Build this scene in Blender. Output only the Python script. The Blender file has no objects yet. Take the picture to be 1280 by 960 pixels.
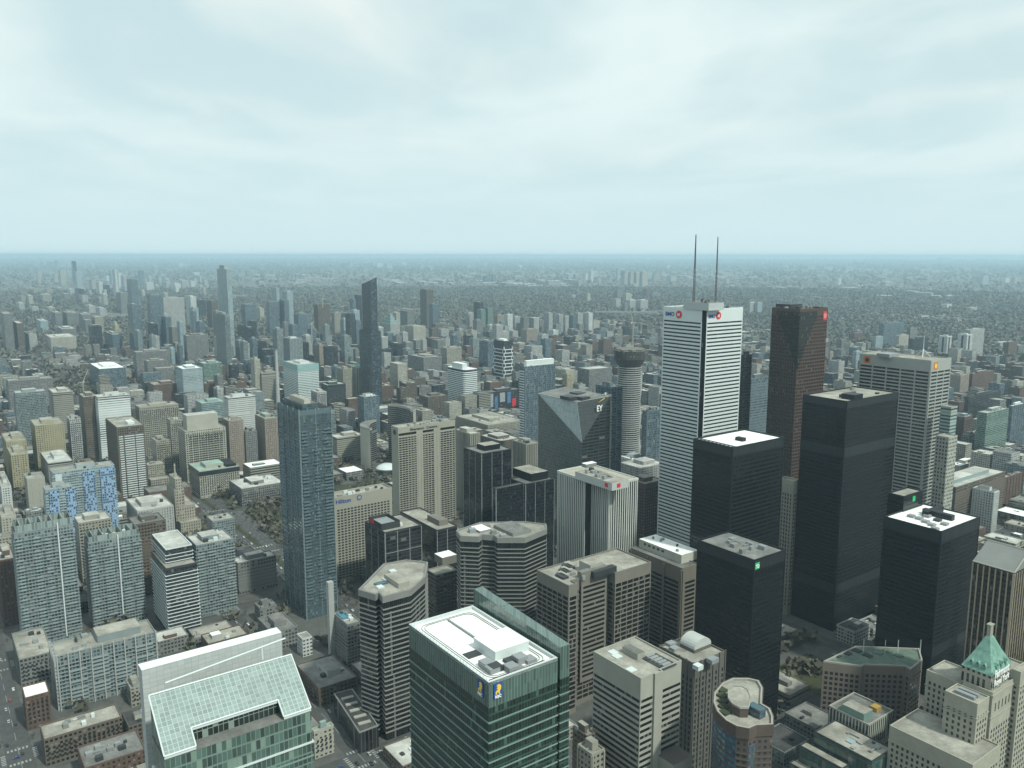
import bpy, math, random
import numpy as np
from mathutils import Euler
R = math.radians
S = bpy.context.scene
C = S.collection
rnd = random.Random(7)

# ------------------------------------------------------------------ camera, sky, sun, exposure
F, CZ = 1035.0, 356.0                     # focal length in photo pixels (1280 wide), eye height
PITCH, ROLL = R(8.85), R(-0.07)
cam = bpy.data.cameras.new('camera'); cam.sensor_width = 36; cam.lens = F / 1280 * 36
cam.clip_start = 1; cam.clip_end = 200000
co = bpy.data.objects.new('camera', cam); C.objects.link(co)
E = Euler((math.pi / 2 - PITCH, ROLL, 0)); co.rotation_euler = E; co.location = (0, 0, CZ)
S.camera = co
SUN_DIR = np.array([0.60, -0.52, 0.95]); SUN_DIR /= np.linalg.norm(SUN_DIR)     # towards the sun
sl = bpy.data.lights.new('sun', 'SUN'); sl.energy = 3.9; sl.angle = R(3); sl.color = (0.96, 1.0, 0.88)
so = bpy.data.objects.new('sun', sl); C.objects.link(so)
so.rotation_euler = (math.acos(SUN_DIR[2]), 0, math.atan2(SUN_DIR[1], SUN_DIR[0]) + math.pi / 2)
S.view_settings.view_transform = 'Standard'; S.view_settings.look = 'None'
S.view_settings.exposure = 0.0; S.view_settings.gamma = 1.0
cy = S.cycles
cy.use_adaptive_sampling = True; cy.adaptive_threshold = 0.015; cy.adaptive_min_samples = 16
cy.time_limit = 620
cy.use_denoising = True
try:
    cy.denoiser = 'OPENIMAGEDENOISE'; cy.denoising_prefilter = 'ACCURATE'
except Exception: pass
cy.max_bounces = 5; cy.diffuse_bounces = 2; cy.glossy_bounces = 2; cy.transmission_bounces = 1
cy.volume_bounces = 2; cy.transparent_max_bounces = 4
cy.caustics_reflective = False; cy.caustics_refractive = False; cy.sample_clamp_indirect = 4

W = bpy.data.worlds.new('World'); S.world = W; W.use_nodes = True
nt = W.node_tree; nt.nodes.clear()
def N(t, ty, **kw):
    n = t.nodes.new(ty)
    for k, v in kw.items():
        if k.startswith('i_'):
            n.inputs[int(k[2:]) if k[2:].isdigit() else k[2:].replace('_', ' ')].default_value = v
        else: setattr(n, k, v)
    return n
def L(t, a, b): t.links.new(a, b)
wo = N(nt, 'ShaderNodeOutputWorld'); bg = N(nt, 'ShaderNodeBackground')
bg.inputs[1].default_value = 0.107
sky = N(nt, 'ShaderNodeTexSky', sky_type='NISHITA', sun_disc=False)
sky.sun_elevation = math.asin(SUN_DIR[2]); sky.sun_rotation = math.atan2(SUN_DIR[0], SUN_DIR[1])
sky.altitude = 300; sky.air_density = 1.0; sky.dust_density = 3.0; sky.ozone_density = 1.0
tc = N(nt, 'ShaderNodeTexCoord'); sp = N(nt, 'ShaderNodeSeparateXYZ'); L(nt, tc.outputs['Generated'], sp.inputs[0])
# thin high cloud sheet: project the view direction on a plane above and take layered noise
mz = N(nt, 'ShaderNodeMath', operation='ADD'); L(nt, sp.outputs[2], mz.inputs[0]); mz.inputs[1].default_value = 0.10
mz2 = N(nt, 'ShaderNodeMath', operation='MAXIMUM'); L(nt, mz.outputs[0], mz2.inputs[0]); mz2.inputs[1].default_value = 0.03
dx = N(nt, 'ShaderNodeMath', operation='DIVIDE'); L(nt, sp.outputs[0], dx.inputs[0]); L(nt, mz2.outputs[0], dx.inputs[1])
dy = N(nt, 'ShaderNodeMath', operation='DIVIDE'); L(nt, sp.outputs[1], dy.inputs[0]); L(nt, mz2.outputs[0], dy.inputs[1])
cb = N(nt, 'ShaderNodeCombineXYZ'); L(nt, dx.outputs[0], cb.inputs[0]); L(nt, dy.outputs[0], cb.inputs[1])
def cloud(scale, rot, loc, sc, lo, hi, det=5, dist=.5):
    mp = N(nt, 'ShaderNodeMapping'); mp.inputs['Scale'].default_value = scale; mp.inputs['Rotation'].default_value = (0, 0, R(rot)); mp.inputs['Location'].default_value = loc
    L(nt, cb.outputs[0], mp.inputs[0]); n = N(nt, 'ShaderNodeTexNoise'); n.inputs['Scale'].default_value = sc; n.inputs['Detail'].default_value = det; n.inputs['Roughness'].default_value = .48; n.inputs['Distortion'].default_value = dist
    L(nt, mp.outputs[0], n.inputs['Vector']); r = N(nt, 'ShaderNodeMapRange', interpolation_type='SMOOTHSTEP'); r.inputs[1].default_value = lo; r.inputs[2].default_value = hi; L(nt, n.outputs['Fac'], r.inputs[0]); return r.outputs[0]
def mixrgb(f, a, b_, bt='MIX'):
    m = N(nt, 'ShaderNodeMix', data_type='RGBA', blend_type=bt)
    for k, v in (('Factor', f), ('A', a), ('B', b_)):
        if isinstance(v, (int, float)): m.inputs[k].default_value = v
        elif isinstance(v, tuple): m.inputs[k].default_value = (*v, 1)
        else: L(nt, v, m.inputs[k])
    return m.outputs['Result']
base = mixrgb(.86, mixrgb(1.0, sky.outputs[0], (.80, .98, .92), 'MULTIPLY'), (6.15, 7.9, 8.15))       # milky veil in front of the clear sky
c1 = mixrgb(cloud((.7, .5, 1), 25, (3.1, 1.7, 0), 1.3, .36, .68, 7), base, (7.5, 8.75, 8.7))           # soft high cloud
c2 = mixrgb(cloud((1.5, .8, 1), -18, (7.3, 4.4, 0), 1.0, .42, .9, 4), c1, (8.3, 9.0, 8.65))           # brighter wisps
low = N(nt, 'ShaderNodeMapRange', interpolation_type='SMOOTHSTEP'); low.inputs[1].default_value = .0; low.inputs[2].default_value = .22; L(nt, sp.outputs[2], low.inputs[0])
fin = mixrgb(low.outputs[0], (6.0, 7.75, 8.1), c2)
L(nt, fin, bg.inputs[0]); L(nt, bg.outputs[0], wo.inputs[0])

# ------------------------------------------------------------------ pixels of the photograph <-> points of the place
RM = np.array(E.to_matrix()); CAM = np.array([0, 0, CZ])
def ray(x, y): return RM @ np.array([(x - 640) / F, -(y - 480) / F, -1.0])
def at_h(x, y, h):
    v = ray(x, y); t = (h - CZ) / v[2]; return np.array([v[0] * t, v[1] * t, h])
def at_d(x, y, D):
    v = ray(x, y); t = D / math.hypot(v[0], v[1]); return np.array([v[0] * t, v[1] * t, CZ + v[2] * t])
def proj(p):
    q = RM.T @ (np.array(p, float) - CAM); return 640 + F * q[0] / -q[2], 480 - F * q[1] / -q[2]
def dist_of(x, yb):
    v = ray(x, yb); return CZ * math.hypot(v[0], v[1]) / -v[2]
def along(P, d, x):
    n = np.cross(ray(x, 0), ray(x, 960)); return -n.dot(P - CAM) / n.dot(d)
GA = -36.0
def axes(rot=0):
    a = R(GA + rot); return np.array([math.cos(a), -math.sin(a), 0]), np.array([math.sin(a), math.cos(a), 0])   # dR, dL
DR, DL = axes()
def rect(xl, xc, xr, yt, H=None, yb=None, D=None, rot=0, a=None, b=None):
    dR, dL = axes(rot)
    if D is None and yb is not None: D = dist_of(xc, yb)
    P = at_d(xc, yt, D) if D is not None else at_h(xc, yt, H)
    if a is None: a = min(max(along(P, dL, xl), 5), 150)
    if b is None: b = min(max(along(P, dR, xr), 5), 150)
    f = [P, P + b * dR, P + b * dR + a * dL, P + a * dL]
    return [p[:2].copy() for p in f], P[2]
def path(x, y, moves, H=None, D=None, rot=0):
    """walk a roof outline: each move goes along an axis until a photo column ('L'/'R', px) or for some metres ('Lm'/'Rm', m)"""
    dR, dL = axes(rot)
    P = at_d(x, y, D) if D is not None else at_h(x, y, H); out = [P]
    for k, v in moves:
        d = dR if k[0] == 'R' else dL
        P = P + d * (v if k[1:] == 'm' else along(P, d, v)); out.append(P)
    return [p[:2].copy() for p in out], P[2]
def inset(f, d):
    """offset a counter-clockwise outline outwards by d"""
    n = len(f); out = []
    for i in range(n):
        p0, p1, p2 = f[i - 1], f[i], f[(i + 1) % n]
        e1 = (p1 - p0) / (np.linalg.norm(p1 - p0) + 1e-9); e2 = (p2 - p1) / (np.linalg.norm(p2 - p1) + 1e-9)
        n1 = np.array([e1[1], -e1[0]]); n2 = np.array([e2[1], -e2[0]])
        k = 1 + n1.dot(n2); k = max(k, 0.25)
        out.append(p1 + (n1 + n2) / k * d)
    return out
def ccw(f):
    s = sum(f[i - 1][0] * f[i][1] - f[i][0] * f[i - 1][1] for i in range(len(f)))
    return f if s > 0 else f[::-1]
def sub(f, s0, s1, t0, t1):
    """part of a rectangle: s along its right-hand face, t along its left-hand face"""
    o = f[0]; e = f[1] - f[0]; g = f[3] - f[0]
    return [o + e * s0 + g * t0, o + e * s1 + g * t0, o + e * s1 + g * t1, o + e * s0 + g * t1]

# ------------------------------------------------------------------ mesh builder
class MB:
    def __init__(s): s.v = []; s.f = []; s.uv = []; s.m = []
    def face(s, pts, uv=None, m=0):
        k = len(s.v); s.v += [tuple(p) for p in pts]; s.f.append(tuple(range(k, k + len(pts))))
        s.uv += uv if uv else [(p[0], p[1]) for p in pts]; s.m.append(m)
    def wall(s, p, q, z0, z1, u=0, m=0):
        l = math.hypot(q[0] - p[0], q[1] - p[1])
        s.face([(p[0], p[1], z0), (q[0], q[1], z0), (q[0], q[1], z1), (p[0], p[1], z1)], [(u, z0), (u + l, z0), (u + l, z1), (u, z1)], m)
        return u + l
    def cap(s, f, z, m=0, up=True):
        g = f if up else f[::-1]; s.face([(p[0], p[1], z) for p in g], None, m)
    def prism(s, f, z0, z1, m=0, top=True, bot=False, mt=None):
        u = 0
        for i in range(len(f)): u = s.wall(f[i], f[(i + 1) % len(f)], z0, z1, u, m)
        if top: s.cap(f, z1, m if mt is None else mt)
        if bot: s.cap(f, z0, m, False)
    def ring(s, f, d, z0, z1, m=0):
        g = inset(f, d); n = len(f); u = 0
        for i in range(n):
            j = (i + 1) % n; u = s.wall(g[i], g[j], z0, z1, u, m)
            s.face([(*f[i], z1), (*g[i], z1), (*g[j], z1), (*f[j], z1)], None, m)
            s.face([(*f[i], z0), (*f[j], z0), (*g[j], z0), (*g[i], z0)], None, m)
    def strip(s, p, q, u0, u1, z0, z1, d, m=0):
        e = (q - p) / np.linalg.norm(q - p); nn = np.array([e[1], -e[0]]) * d
        a, b = p + e * u0, p + e * u1; A, B2 = a + nn, b + nn
        s.wall(A, B2, z0, z1, u0, m); s.wall(a, A, z0, z1, 0, m); s.wall(B2, b, z0, z1, 0, m)
        s.face([(*a, z1), (*A, z1), (*B2, z1), (*b, z1)], None, m); s.face([(*a, z0), (*b, z0), (*B2, z0), (*A, z0)], None, m)
    def tube(s, p, q, r0, r1, n=6, m=0):
        p, q = np.array(p, float), np.array(q, float); ax = q - p; ax /= np.linalg.norm(ax)
        t = np.cross(ax, [0.3, 0.2, 1.0] if abs(ax[2]) < .9 else [1.0, 0, 0]); t /= np.linalg.norm(t); w = np.cross(ax, t)
        A = [p + r0 * (math.cos(k * 2 * math.pi / n) * t + math.sin(k * 2 * math.pi / n) * w) for k in range(n)]
        B2 = [q + r1 * (math.cos(k * 2 * math.pi / n) * t + math.sin(k * 2 * math.pi / n) * w) for k in range(n)]
        for k in range(n):
            j = (k + 1) % n; s.face([A[k], A[j], B2[j], B2[k]], [(0, 0)] * 4, m)
        s.face(B2, [(0, 0)] * n, m); s.face(A[::-1], [(0, 0)] * n, m)
    def mesh(s, name, mats):
        me = bpy.data.meshes.new(name); me.from_pydata(s.v, [], s.f)
        uv = me.uv_layers.new(name='UVMap'); uv.data.foreach_set('uv', np.array(s.uv, dtype=np.float32).ravel())
        for m in mats if isinstance(mats, (list, tuple)) else [mats]: me.materials.append(m)
        if any(s.m): me.polygons.foreach_set('material_index', s.m)
        me.update(); return me
def obj(name, me, parent=None, loc=None):
    o = bpy.data.objects.new(name, me); C.objects.link(o)
    if parent is not None: o.parent = parent
    if loc is not None: o.location = loc
    return o
def tag(o, label=None, cat=None, group=None, kind=None):
    if label: o['label'] = label
    if cat: o['category'] = cat
    if group: o['group'] = group
    if kind: o['kind'] = kind
    return o

# ------------------------------------------------------------------ materials
MATS = {}
ALB = .82                                 # dims most base colours, standing in for weaker sky fill light
def c3(c): return (c[0], c[1], c[2], 1) if not isinstance(c, (int, float)) else (c, c, c, 1)
def ca(c): return (c[0] * ALB * .97, c[1] * ALB, c[2] * ALB * 1.02, 1)
def plain(name, col, rough=0.8, noise=0.18, scale=0.08, metal=0, spec=0.3):
    k = ('p', name)
    if k in MATS: return MATS[k]
    m = bpy.data.materials.new(name); m.use_nodes = True; t = m.node_tree; b = t.nodes['Principled BSDF']
    b.inputs['Roughness'].default_value = rough; b.inputs['Metallic'].default_value = metal; b.inputs['Specular IOR Level'].default_value = spec
    if noise:
        tx = N(t, 'ShaderNodeTexCoord'); nz = N(t, 'ShaderNodeTexNoise'); nz.inputs['Scale'].default_value = scale; nz.inputs['Detail'].default_value = 5
        nz.inputs['Roughness'].default_value = 0.65
        L(t, tx.outputs['Object'], nz.inputs['Vector'])
        mr = N(t, 'ShaderNodeMapRange'); mr.inputs[1].default_value = 0.3; mr.inputs[2].default_value = 0.7; mr.inputs[3].default_value = 1 - noise; mr.inputs[4].default_value = 1 + noise * .6
        L(t, nz.outputs['Fac'], mr.inputs[0])
        mx = N(t, 'ShaderNodeMix', data_type='RGBA', blend_type='MULTIPLY'); mx.inputs['Factor'].default_value = 1
        mx.inputs['A'].default_value = ca(col); L(t, mr.outputs[0], mx.inputs['B']); L(t, mx.outputs['Result'], b.inputs['Base Color'])
    else: b.inputs['Base Color'].default_value = c3(col)
    MATS[k] = m; return m
def facade(name, wall, glass, bay=3.0, fh=3.6, fx=0.6, fy=0.55, blind=0.12, var=0.5, rough=0.12, wrough=0.75, ior=1.7, line=None, wn=0.15, blindc=None):
    """wall with a grid of panes read from UVs in metres; every pane differs a little.  fx/fy = glazed share of a bay / a storey"""
    k = ('f', name)
    if k in MATS: return MATS[k]
    m = bpy.data.materials.new(name); m.use_nodes = True; t = m.node_tree; b = t.nodes['Principled BSDF']
    uv = N(t, 'ShaderNodeUVMap'); s = N(t, 'ShaderNodeSeparateXYZ'); L(t, uv.outputs[0], s.inputs[0])
    def math_(op, a, bb=None):
        n = N(t, 'ShaderNodeMath', operation=op)
        for i, q in enumerate((a, bb)):
            if q is None: continue
            if isinstance(q, (int, float)): n.inputs[i].default_value = q
            else: L(t, q, n.inputs[i])
        return n.outputs[0]
    ub = math_('DIVIDE', s.outputs[0], bay); vb = math_('DIVIDE', s.outputs[1], fh)
    mu = math_('LESS_THAN', math_('ABSOLUTE', math_('SUBTRACT', math_('FRACT', ub), 0.5)), fx / 2)
    mv = math_('LESS_THAN', math_('ABSOLUTE', math_('SUBTRACT', math_('FRACT', vb), 0.5)), fy / 2)
    mask = math_('MULTIPLY', mu, mv)
    oi = N(t, 'ShaderNodeObjectInfo'); cell = N(t, 'ShaderNodeCombineXYZ')
    L(t, math_('FLOOR', ub), cell.inputs[0]); L(t, math_('FLOOR', vb), cell.inputs[1]); L(t, math_('MULTIPLY', oi.outputs['Random'], 91.7), cell.inputs[2])
    wn_ = N(t, 'ShaderNodeTexWhiteNoise', noise_dimensions='3D'); L(t, cell.outputs[0], wn_.inputs['Vector'])
    val = wn_.outputs['Value']
    br = N(t, 'ShaderNodeMapRange'); br.inputs[3].default_value = 1 - var; br.inputs[4].default_value = 1 + var; L(t, val, br.inputs[0])
    gm = N(t, 'ShaderNodeMix', data_type='RGBA', blend_type='MULTIPLY'); gm.inputs['Factor'].default_value = 1; gm.inputs['A'].default_value = c3(glass); L(t, br.outputs[0], gm.inputs['B'])
    bl = N(t, 'ShaderNodeMix', data_type='RGBA'); L(t, math_('GREATER_THAN', val, 1 - blind), bl.inputs['Factor']); L(t, gm.outputs['Result'], bl.inputs['A'])
    bl.inputs['B'].default_value = c3(blindc if blindc is not None else [min(1, x * .45 + .10) for x in c3(wall)[:3]])
    nz = N(t, 'ShaderNodeTexNoise'); nz.inputs['Scale'].default_value = 0.06; nz.inputs['Detail'].default_value = 5; tx = N(t, 'ShaderNodeTexCoord'); L(t, tx.outputs['Object'], nz.inputs['Vector'])
    mr = N(t, 'ShaderNodeMapRange'); mr.inputs[1].default_value = .3; mr.inputs[2].default_value = .7; mr.inputs[3].default_value = 1 - wn; mr.inputs[4].default_value = 1 + wn * .5; L(t, nz.outputs['Fac'], mr.inputs[0])
    wm = N(t, 'ShaderNodeMix', data_type='RGBA', blend_type='MULTIPLY'); wm.inputs['Factor'].default_value = 1; wm.inputs['A'].default_value = ca(wall); L(t, mr.outputs[0], wm.inputs['B'])
    mx = N(t, 'ShaderNodeMix', data_type='RGBA'); L(t, mask, mx.inputs['Factor']); L(t, wm.outputs['Result'], mx.inputs['A']); L(t, bl.outputs['Result'], mx.inputs['B'])
    L(t, mx.outputs['Result'], b.inputs['Base Color'])
    ge = N(t, 'ShaderNodeNewGeometry'); tl = N(t, 'ShaderNodeVectorMath', operation='SUBTRACT'); L(t, wn_.outputs['Color'], tl.inputs[0]); tl.inputs[1].default_value = (.5, .5, .5)
    ts = N(t, 'ShaderNodeVectorMath', operation='SCALE'); L(t, tl.outputs[0], ts.inputs[0]); L(t, math_('MULTIPLY', mask, .07), ts.inputs['Scale'])
    ta = N(t, 'ShaderNodeVectorMath', operation='ADD'); L(t, ge.outputs['Normal'], ta.inputs[0]); L(t, ts.outputs[0], ta.inputs[1]); tn = N(t, 'ShaderNodeVectorMath', operation='NORMALIZE'); L(t, ta.outputs[0], tn.inputs[0]); L(t, tn.outputs[0], b.inputs['Normal'])
    rr = N(t, 'ShaderNodeMapRange'); rr.inputs[3].default_value = wrough; rr.inputs[4].default_value = rough; L(t, mask, rr.inputs[0]); L(t, rr.outputs[0], b.inputs['Roughness'])
    ri = N(t, 'ShaderNodeMapRange'); ri.inputs[3].default_value = 1.35; ri.inputs[4].default_value = ior; L(t, mask, ri.inputs[0]); L(t, ri.outputs[0], b.inputs['IOR'])
    MATS[k] = m; return m

def roofmat(name, col, seam=.12, stain=.3, sheet=(9, 3.2)):
    k = ('r', name)
    if k in MATS: return MATS[k]
    m = bpy.data.materials.new(name); m.use_nodes = True; t = m.node_tree; b = t.nodes['Principled BSDF']; b.inputs['Roughness'].default_value = .92; b.inputs['Specular IOR Level'].default_value = .2
    tx = N(t, 'ShaderNodeTexCoord'); mp = N(t, 'ShaderNodeMapping'); mp.inputs['Rotation'].default_value = (0, 0, R(36)); L(t, tx.outputs['Object'], mp.inputs[0])
    bk = N(t, 'ShaderNodeTexBrick'); bk.inputs['Scale'].default_value = 1; bk.inputs['Brick Width'].default_value = sheet[0]; bk.inputs['Row Height'].default_value = sheet[1]; bk.inputs['Mortar Size'].default_value = .12; bk.inputs['Mortar Smooth'].default_value = .5
    for n_, v in (('Color1', 1.0), ('Color2', 1 - seam * .7), ('Mortar', 1 - seam * 2)): bk.inputs[n_].default_value = c3(v)
    L(t, mp.outputs[0], bk.inputs['Vector']); cur = bk.outputs['Color']
    for sc, amp, lo, hi in ((.07, stain, .35, .65), (.6, stain * .5, .3, .7), (.025, stain * .7, .4, .6)):
        nz = N(t, 'ShaderNodeTexNoise'); nz.inputs['Scale'].default_value = sc; nz.inputs['Detail'].default_value = 6; nz.inputs['Roughness'].default_value = .7; L(t, tx.outputs['Object'], nz.inputs['Vector'])
        mr = N(t, 'ShaderNodeMapRange'); mr.inputs[1].default_value = lo; mr.inputs[2].default_value = hi; mr.inputs[3].default_value = 1 - amp; mr.inputs[4].default_value = 1 + amp * .35; L(t, nz.outputs['Fac'], mr.inputs[0])
        mx = N(t, 'ShaderNodeMix', data_type='RGBA', blend_type='MULTIPLY'); mx.inputs['Factor'].default_value = 1; L(t, cur, mx.inputs['A']); L(t, mr.outputs[0], mx.inputs['B']); cur = mx.outputs['Result']
    mx = N(t, 'ShaderNodeMix', data_type='RGBA', blend_type='MULTIPLY'); mx.inputs['Factor'].default_value = 1; L(t, cur, mx.inputs['A']); mx.inputs['B'].default_value = c3(col); L(t, mx.outputs['Result'], b.inputs['Base Color'])
    MATS[k] = m; return m

# ------------------------------------------------------------------ a building and its parts
FOOT = []                # outlines already built on
REFS = []                # (px, py, short name) of the landmarks, for the labels of what stands near them
class Bd:
    def __init__(s, name, label, f, H, cat='building', group=None, ref=None, keep=True):
        s.f = ccw([np.array(p[:2], float) for p in f]) if f[0] is not None else f
        s.o = f[0].copy(); s.H = H
        s.root = bpy.data.objects.new(name, None); C.objects.link(s.root); s.root.location = (s.o[0], s.o[1], 0); s.root.empty_display_size = 5
        tag(s.root, label, cat, group); s.f = [p - s.o for p in s.f]
        if keep: FOOT.append([p + s.o for p in s.f])
        if ref:
            x, y = proj((s.o[0], s.o[1], H)); REFS.append((x, y, ref, math.hypot(*s.o)))
    def loc(s, f): return [p - s.o for p in f]
    def add(s, name, mb, mat, parent=None, loc=None): return obj(name, mb.mesh(name, mat), parent or s.root, loc)
    def wall(s, mat, z0=0, z1=None, f=None, name='wall'):
        mb = MB(); mb.prism(f or s.f, z0, s.H if z1 is None else z1, top=False); return s.add(name, mb, mat)
    def roof(s, mat, pmat=None, ph=1.0, pt=0.5, f=None, z=None, name='roof'):
        f = f or s.f; z = s.H if z is None else z
        mb = MB(); mb.cap(f, z); r = s.add(name, mb, mat)
        if pmat and ph > 0:
            mb = MB(); g = inset(f, -pt); n = len(f); u = 0
            for i in range(n):
                j = (i + 1) % n; u = mb.wall(f[i], f[j], z, z + ph, u); mb.wall(g[j], g[i], z, z + ph)
                mb.face([(*f[i], z + ph), (*f[j], z + ph), (*g[j], z + ph), (*g[i], z + ph)])
            s.add('parapet', mb, pmat)
        return r
    def box(s, name, f, z0, z1, mat, tmat=None, parent=None):
        mb = MB(); mb.prism(f, z0, z1, mt=1 if tmat else None); return s.add(name, mb, [mat, tmat] if tmat else mat, parent)
    def rings(s, name, mat, zs, h, d, f=None):
        mb = MB(); mb.ring(f or s.f, d, 0, h); me = mb.mesh(name, mat)
        for z in zs: obj(name, me, s.root, (0, 0, z))
    def rows(s, name, mat, zs, h, d, margin=0.0, bay=None, frac=0.6, edges=None, f=None):
        f = f or s.f; mb = MB()
        for i in (range(len(f)) if edges is None else edges):
            p, q = f[i], f[(i + 1) % len(f)]; l = np.linalg.norm(q - p); m = margin if margin < l * .35 else l * .1
            if bay:
                k = max(1, round((l - 2 * m) / bay)); w = (l - 2 * m) / k
                for j in range(k): mb.strip(p, q, m + (j + .5 - frac / 2) * w, m + (j + .5 + frac / 2) * w, 0, h, d)
            else: mb.strip(p, q, m, l - m, 0, h, d)
        me = mb.mesh(name, mat)
        for z in zs: obj(name, me, s.root, (0, 0, z))
    def piers(s, name, mat, spacing, w, d, z0, z1, edges, f=None, ends=True):
        f = f or s.f
        for i in edges:
            p, q = f[i], f[(i + 1) % len(f)]; l = np.linalg.norm(q - p); k = max(1, round(l / spacing)); e = (q - p) / l
            mb = MB(); mb.strip(np.zeros(2), e, -w / 2, w / 2, z0, z1, d); me = mb.mesh(name, mat)
            for j in range(0 if ends else 1, k + 1 if ends else k):
                u = min(max(j * l / k, w / 2), l - w / 2); pt = p + e * u; obj(name, me, s.root, (pt[0], pt[1], 0))
    def windows(s, mat, zs, h, bay, w, d, edges, limit=100, margin=1.0, f=None, skip=None):
        """one object per window; past the limit the rest is one mesh"""
        f = f or s.f; spots = []
        for i in edges:
            p, q = f[i], f[(i + 1) % len(f)]; l = np.linalg.norm(q - p); e = (q - p) / l; k = max(1, round((l - 2 * margin) / bay)); st = (l - 2 * margin) / k
            for z in sorted(zs, reverse=True):
                for j in range(k):
                    if skip and skip(i, j, k, z): continue
                    spots.append((i, p + e * (margin + (j + .5) * st), e, z))
        spots.sort(key=lambda q: -q[3]); me = {}
        rest = MB()
        for n_, (i, pt, e, z) in enumerate(spots):
            if n_ < limit:
                if i not in me:
                    mb = MB(); mb.strip(np.zeros(2), e, -w / 2, w / 2, 0, h, d); me[i] = mb.mesh('window', mat)
                obj('window', me[i], s.root, (pt[0], pt[1], z))
            else: rest.strip(pt, pt + e, -w / 2, w / 2, z, z + h, d)
        if len(spots) > limit: tag(s.add('remaining_windows', rest, mat), kind='stuff')
    def sign(s, text, edge, u, z, size, mat, name='lettering', d=0.25, f=None, parent=None, sx=1):
        f = f or s.f; p, q = f[edge], f[(edge + 1) % len(f)]; e = (q - p) / np.linalg.norm(q - p); nn = np.array([e[1], -e[0]])
        cu = bpy.data.curves.new('lettering', 'FONT'); cu.body = text; cu.size = size; cu.extrude = 0.12; cu.align_x = 'LEFT'; cu.offset = 0.02 * size
        to = bpy.data.objects.new('tmp', cu); me = bpy.data.meshes.new_from_object(to); bpy.data.objects.remove(to)
        k = len(me.vertices); a = np.zeros(k * 3); me.vertices.foreach_get('co', a); a = a.reshape(-1, 3); out = np.zeros_like(a)
        pt = p + e * u + nn * d
        out[:, 0] = pt[0] + a[:, 0] * sx * e[0] + a[:, 2] * nn[0]; out[:, 1] = pt[1] + a[:, 0] * sx * e[1] + a[:, 2] * nn[1]; out[:, 2] = z + a[:, 1]
        me.vertices.foreach_set('co', out.ravel()); me.materials.append(mat); me.update()
        return obj(name, me, parent or s.root)
    def disc(s, name, edge, u, z, r, mat, d=0.3, f=None, n=20, sq=1):
        f = f or s.f; p, q = f[edge], f[(edge + 1) % len(f)]; e = (q - p) / np.linalg.norm(q - p); nn = np.array([e[1], -e[0]]); c = p + e * u
        mb = MB(); A = []; B2 = []
        for k in range(n):
            a = 2 * math.pi * k / n; w = c + e * r * math.cos(a) * sq; A.append((w[0], w[1], z + r * math.sin(a))); w = w + nn * d; B2.append((w[0], w[1], z + r * math.sin(a)))
        mb.face(B2)
        for k in range(n): mb.face([A[k], A[(k + 1) % n], B2[(k + 1) % n], B2[k]])
        return s.add(name, mb, mat)
    def plate(s, name, edge, u0, u1, z0, z1, mat, d=0.2, f=None):
        f = f or s.f; mb = MB(); mb.strip(f[edge], f[(edge + 1) % len(f)], u0, u1, z0, z1, d); return s.add(name, mb, mat)
    def units(s, n, mat, f=None, z=None, seed=0, lo=2, hi=6, name='roof_unit', hh=(1.5, 3.5)):
        f = f or s.f; z = s.H if z is None else z; q = random.Random(seed); zone = f[:4] if len(f) >= 4 else f
        c = sum(f) / len(f)
        e = f[1] - f[0]; e = e / np.linalg.norm(e); g = np.array([-e[1], e[0]])
        got = []
        for _ in range(n * 6):
            if len(got) >= n: break
            i = q.randrange(len(f)); w = q.random() ** .7 * .72; p = c + (f[i] * q.random() + f[(i + 1) % len(f)] * (1 - q.random()) - c) * 0
            p = c + (f[i] + (f[(i + 1) % len(f)] - f[i]) * q.random() - c) * w
            a, b2, h = q.uniform(lo, hi) / 2, q.uniform(lo, hi) / 2, q.uniform(*hh)
            r = max(a, b2) + .8
            if any(np.linalg.norm(p - g0) < r + r0 for g0, r0 in got): continue
            got.append((p, r))
            mu = q.choice((mat, mat, MATS.get(('p', 'dark_metal'), mat), MATS.get(('p', 'grey_concrete'), mat)))
            s.box(name, [p - e * a - g * b2, p + e * a - g * b2, p + e * a + g * b2, p - e * a + g * b2], z, z + h, mu)
            if r > 2.2 and q.random() < .5:
                l_ = q.uniform(4, 9); d_ = e if q.random() < .5 else g; w_ = np.array([-d_[1], d_[0]]) * .35; p2 = p + (c - p) * min(1, l_ / (np.linalg.norm(c - p) + .1)); p2 = p + d_ * (l_ if d_.dot(c - p) > 0 else -l_)
                s.box('duct', ccw([p - w_, p2 - w_, p2 + w_, p + w_]), z + .3, z + .95, mat)
def fl(z0, z1, pitch):
    return [z0 + pitch * i for i in range(int((z1 - z0) / pitch + .001))]
# ------------------------------------------------------------------ shared materials
WHITE = plain('white_cladding', (.66, .70, .68), .5, .06, .05)
ROOFW = roofmat('white_roof_membrane', (.84, .85, .82), .04, .12)
ROOFB = roofmat('beige_gravel_roof', (.36, .345, .30), .08, .34)
ROOFG = roofmat('grey_gravel_roof', (.21, .21, .20), .10, .36)
ROOFD = roofmat('dark_tar_roof', (.075, .075, .075), .10, .36)
CONC = plain('pale_concrete', (.38, .36, .31), .85, .14, .06)
CONG = plain('grey_concrete', (.24, .24, .225), .85, .14, .06)
STONE = plain('cream_stone', (.38, .355, .29), .85, .14, .10)
BLACK = plain('black_steel', (.012, .014, .017), .45, .1, .05)
DARKM = plain('dark_metal', (.05, .052, .055), .5, .15, .1)
GREYM = plain('grey_metal', (.30, .31, .31), .5, .12, .1)
DGLASS = facade('dark_glass_bays', (.05, .055, .055), (.010, .013, .014), 1.6, 50, .9, 2, .05, .5, .12, .4, 1.6)
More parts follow.
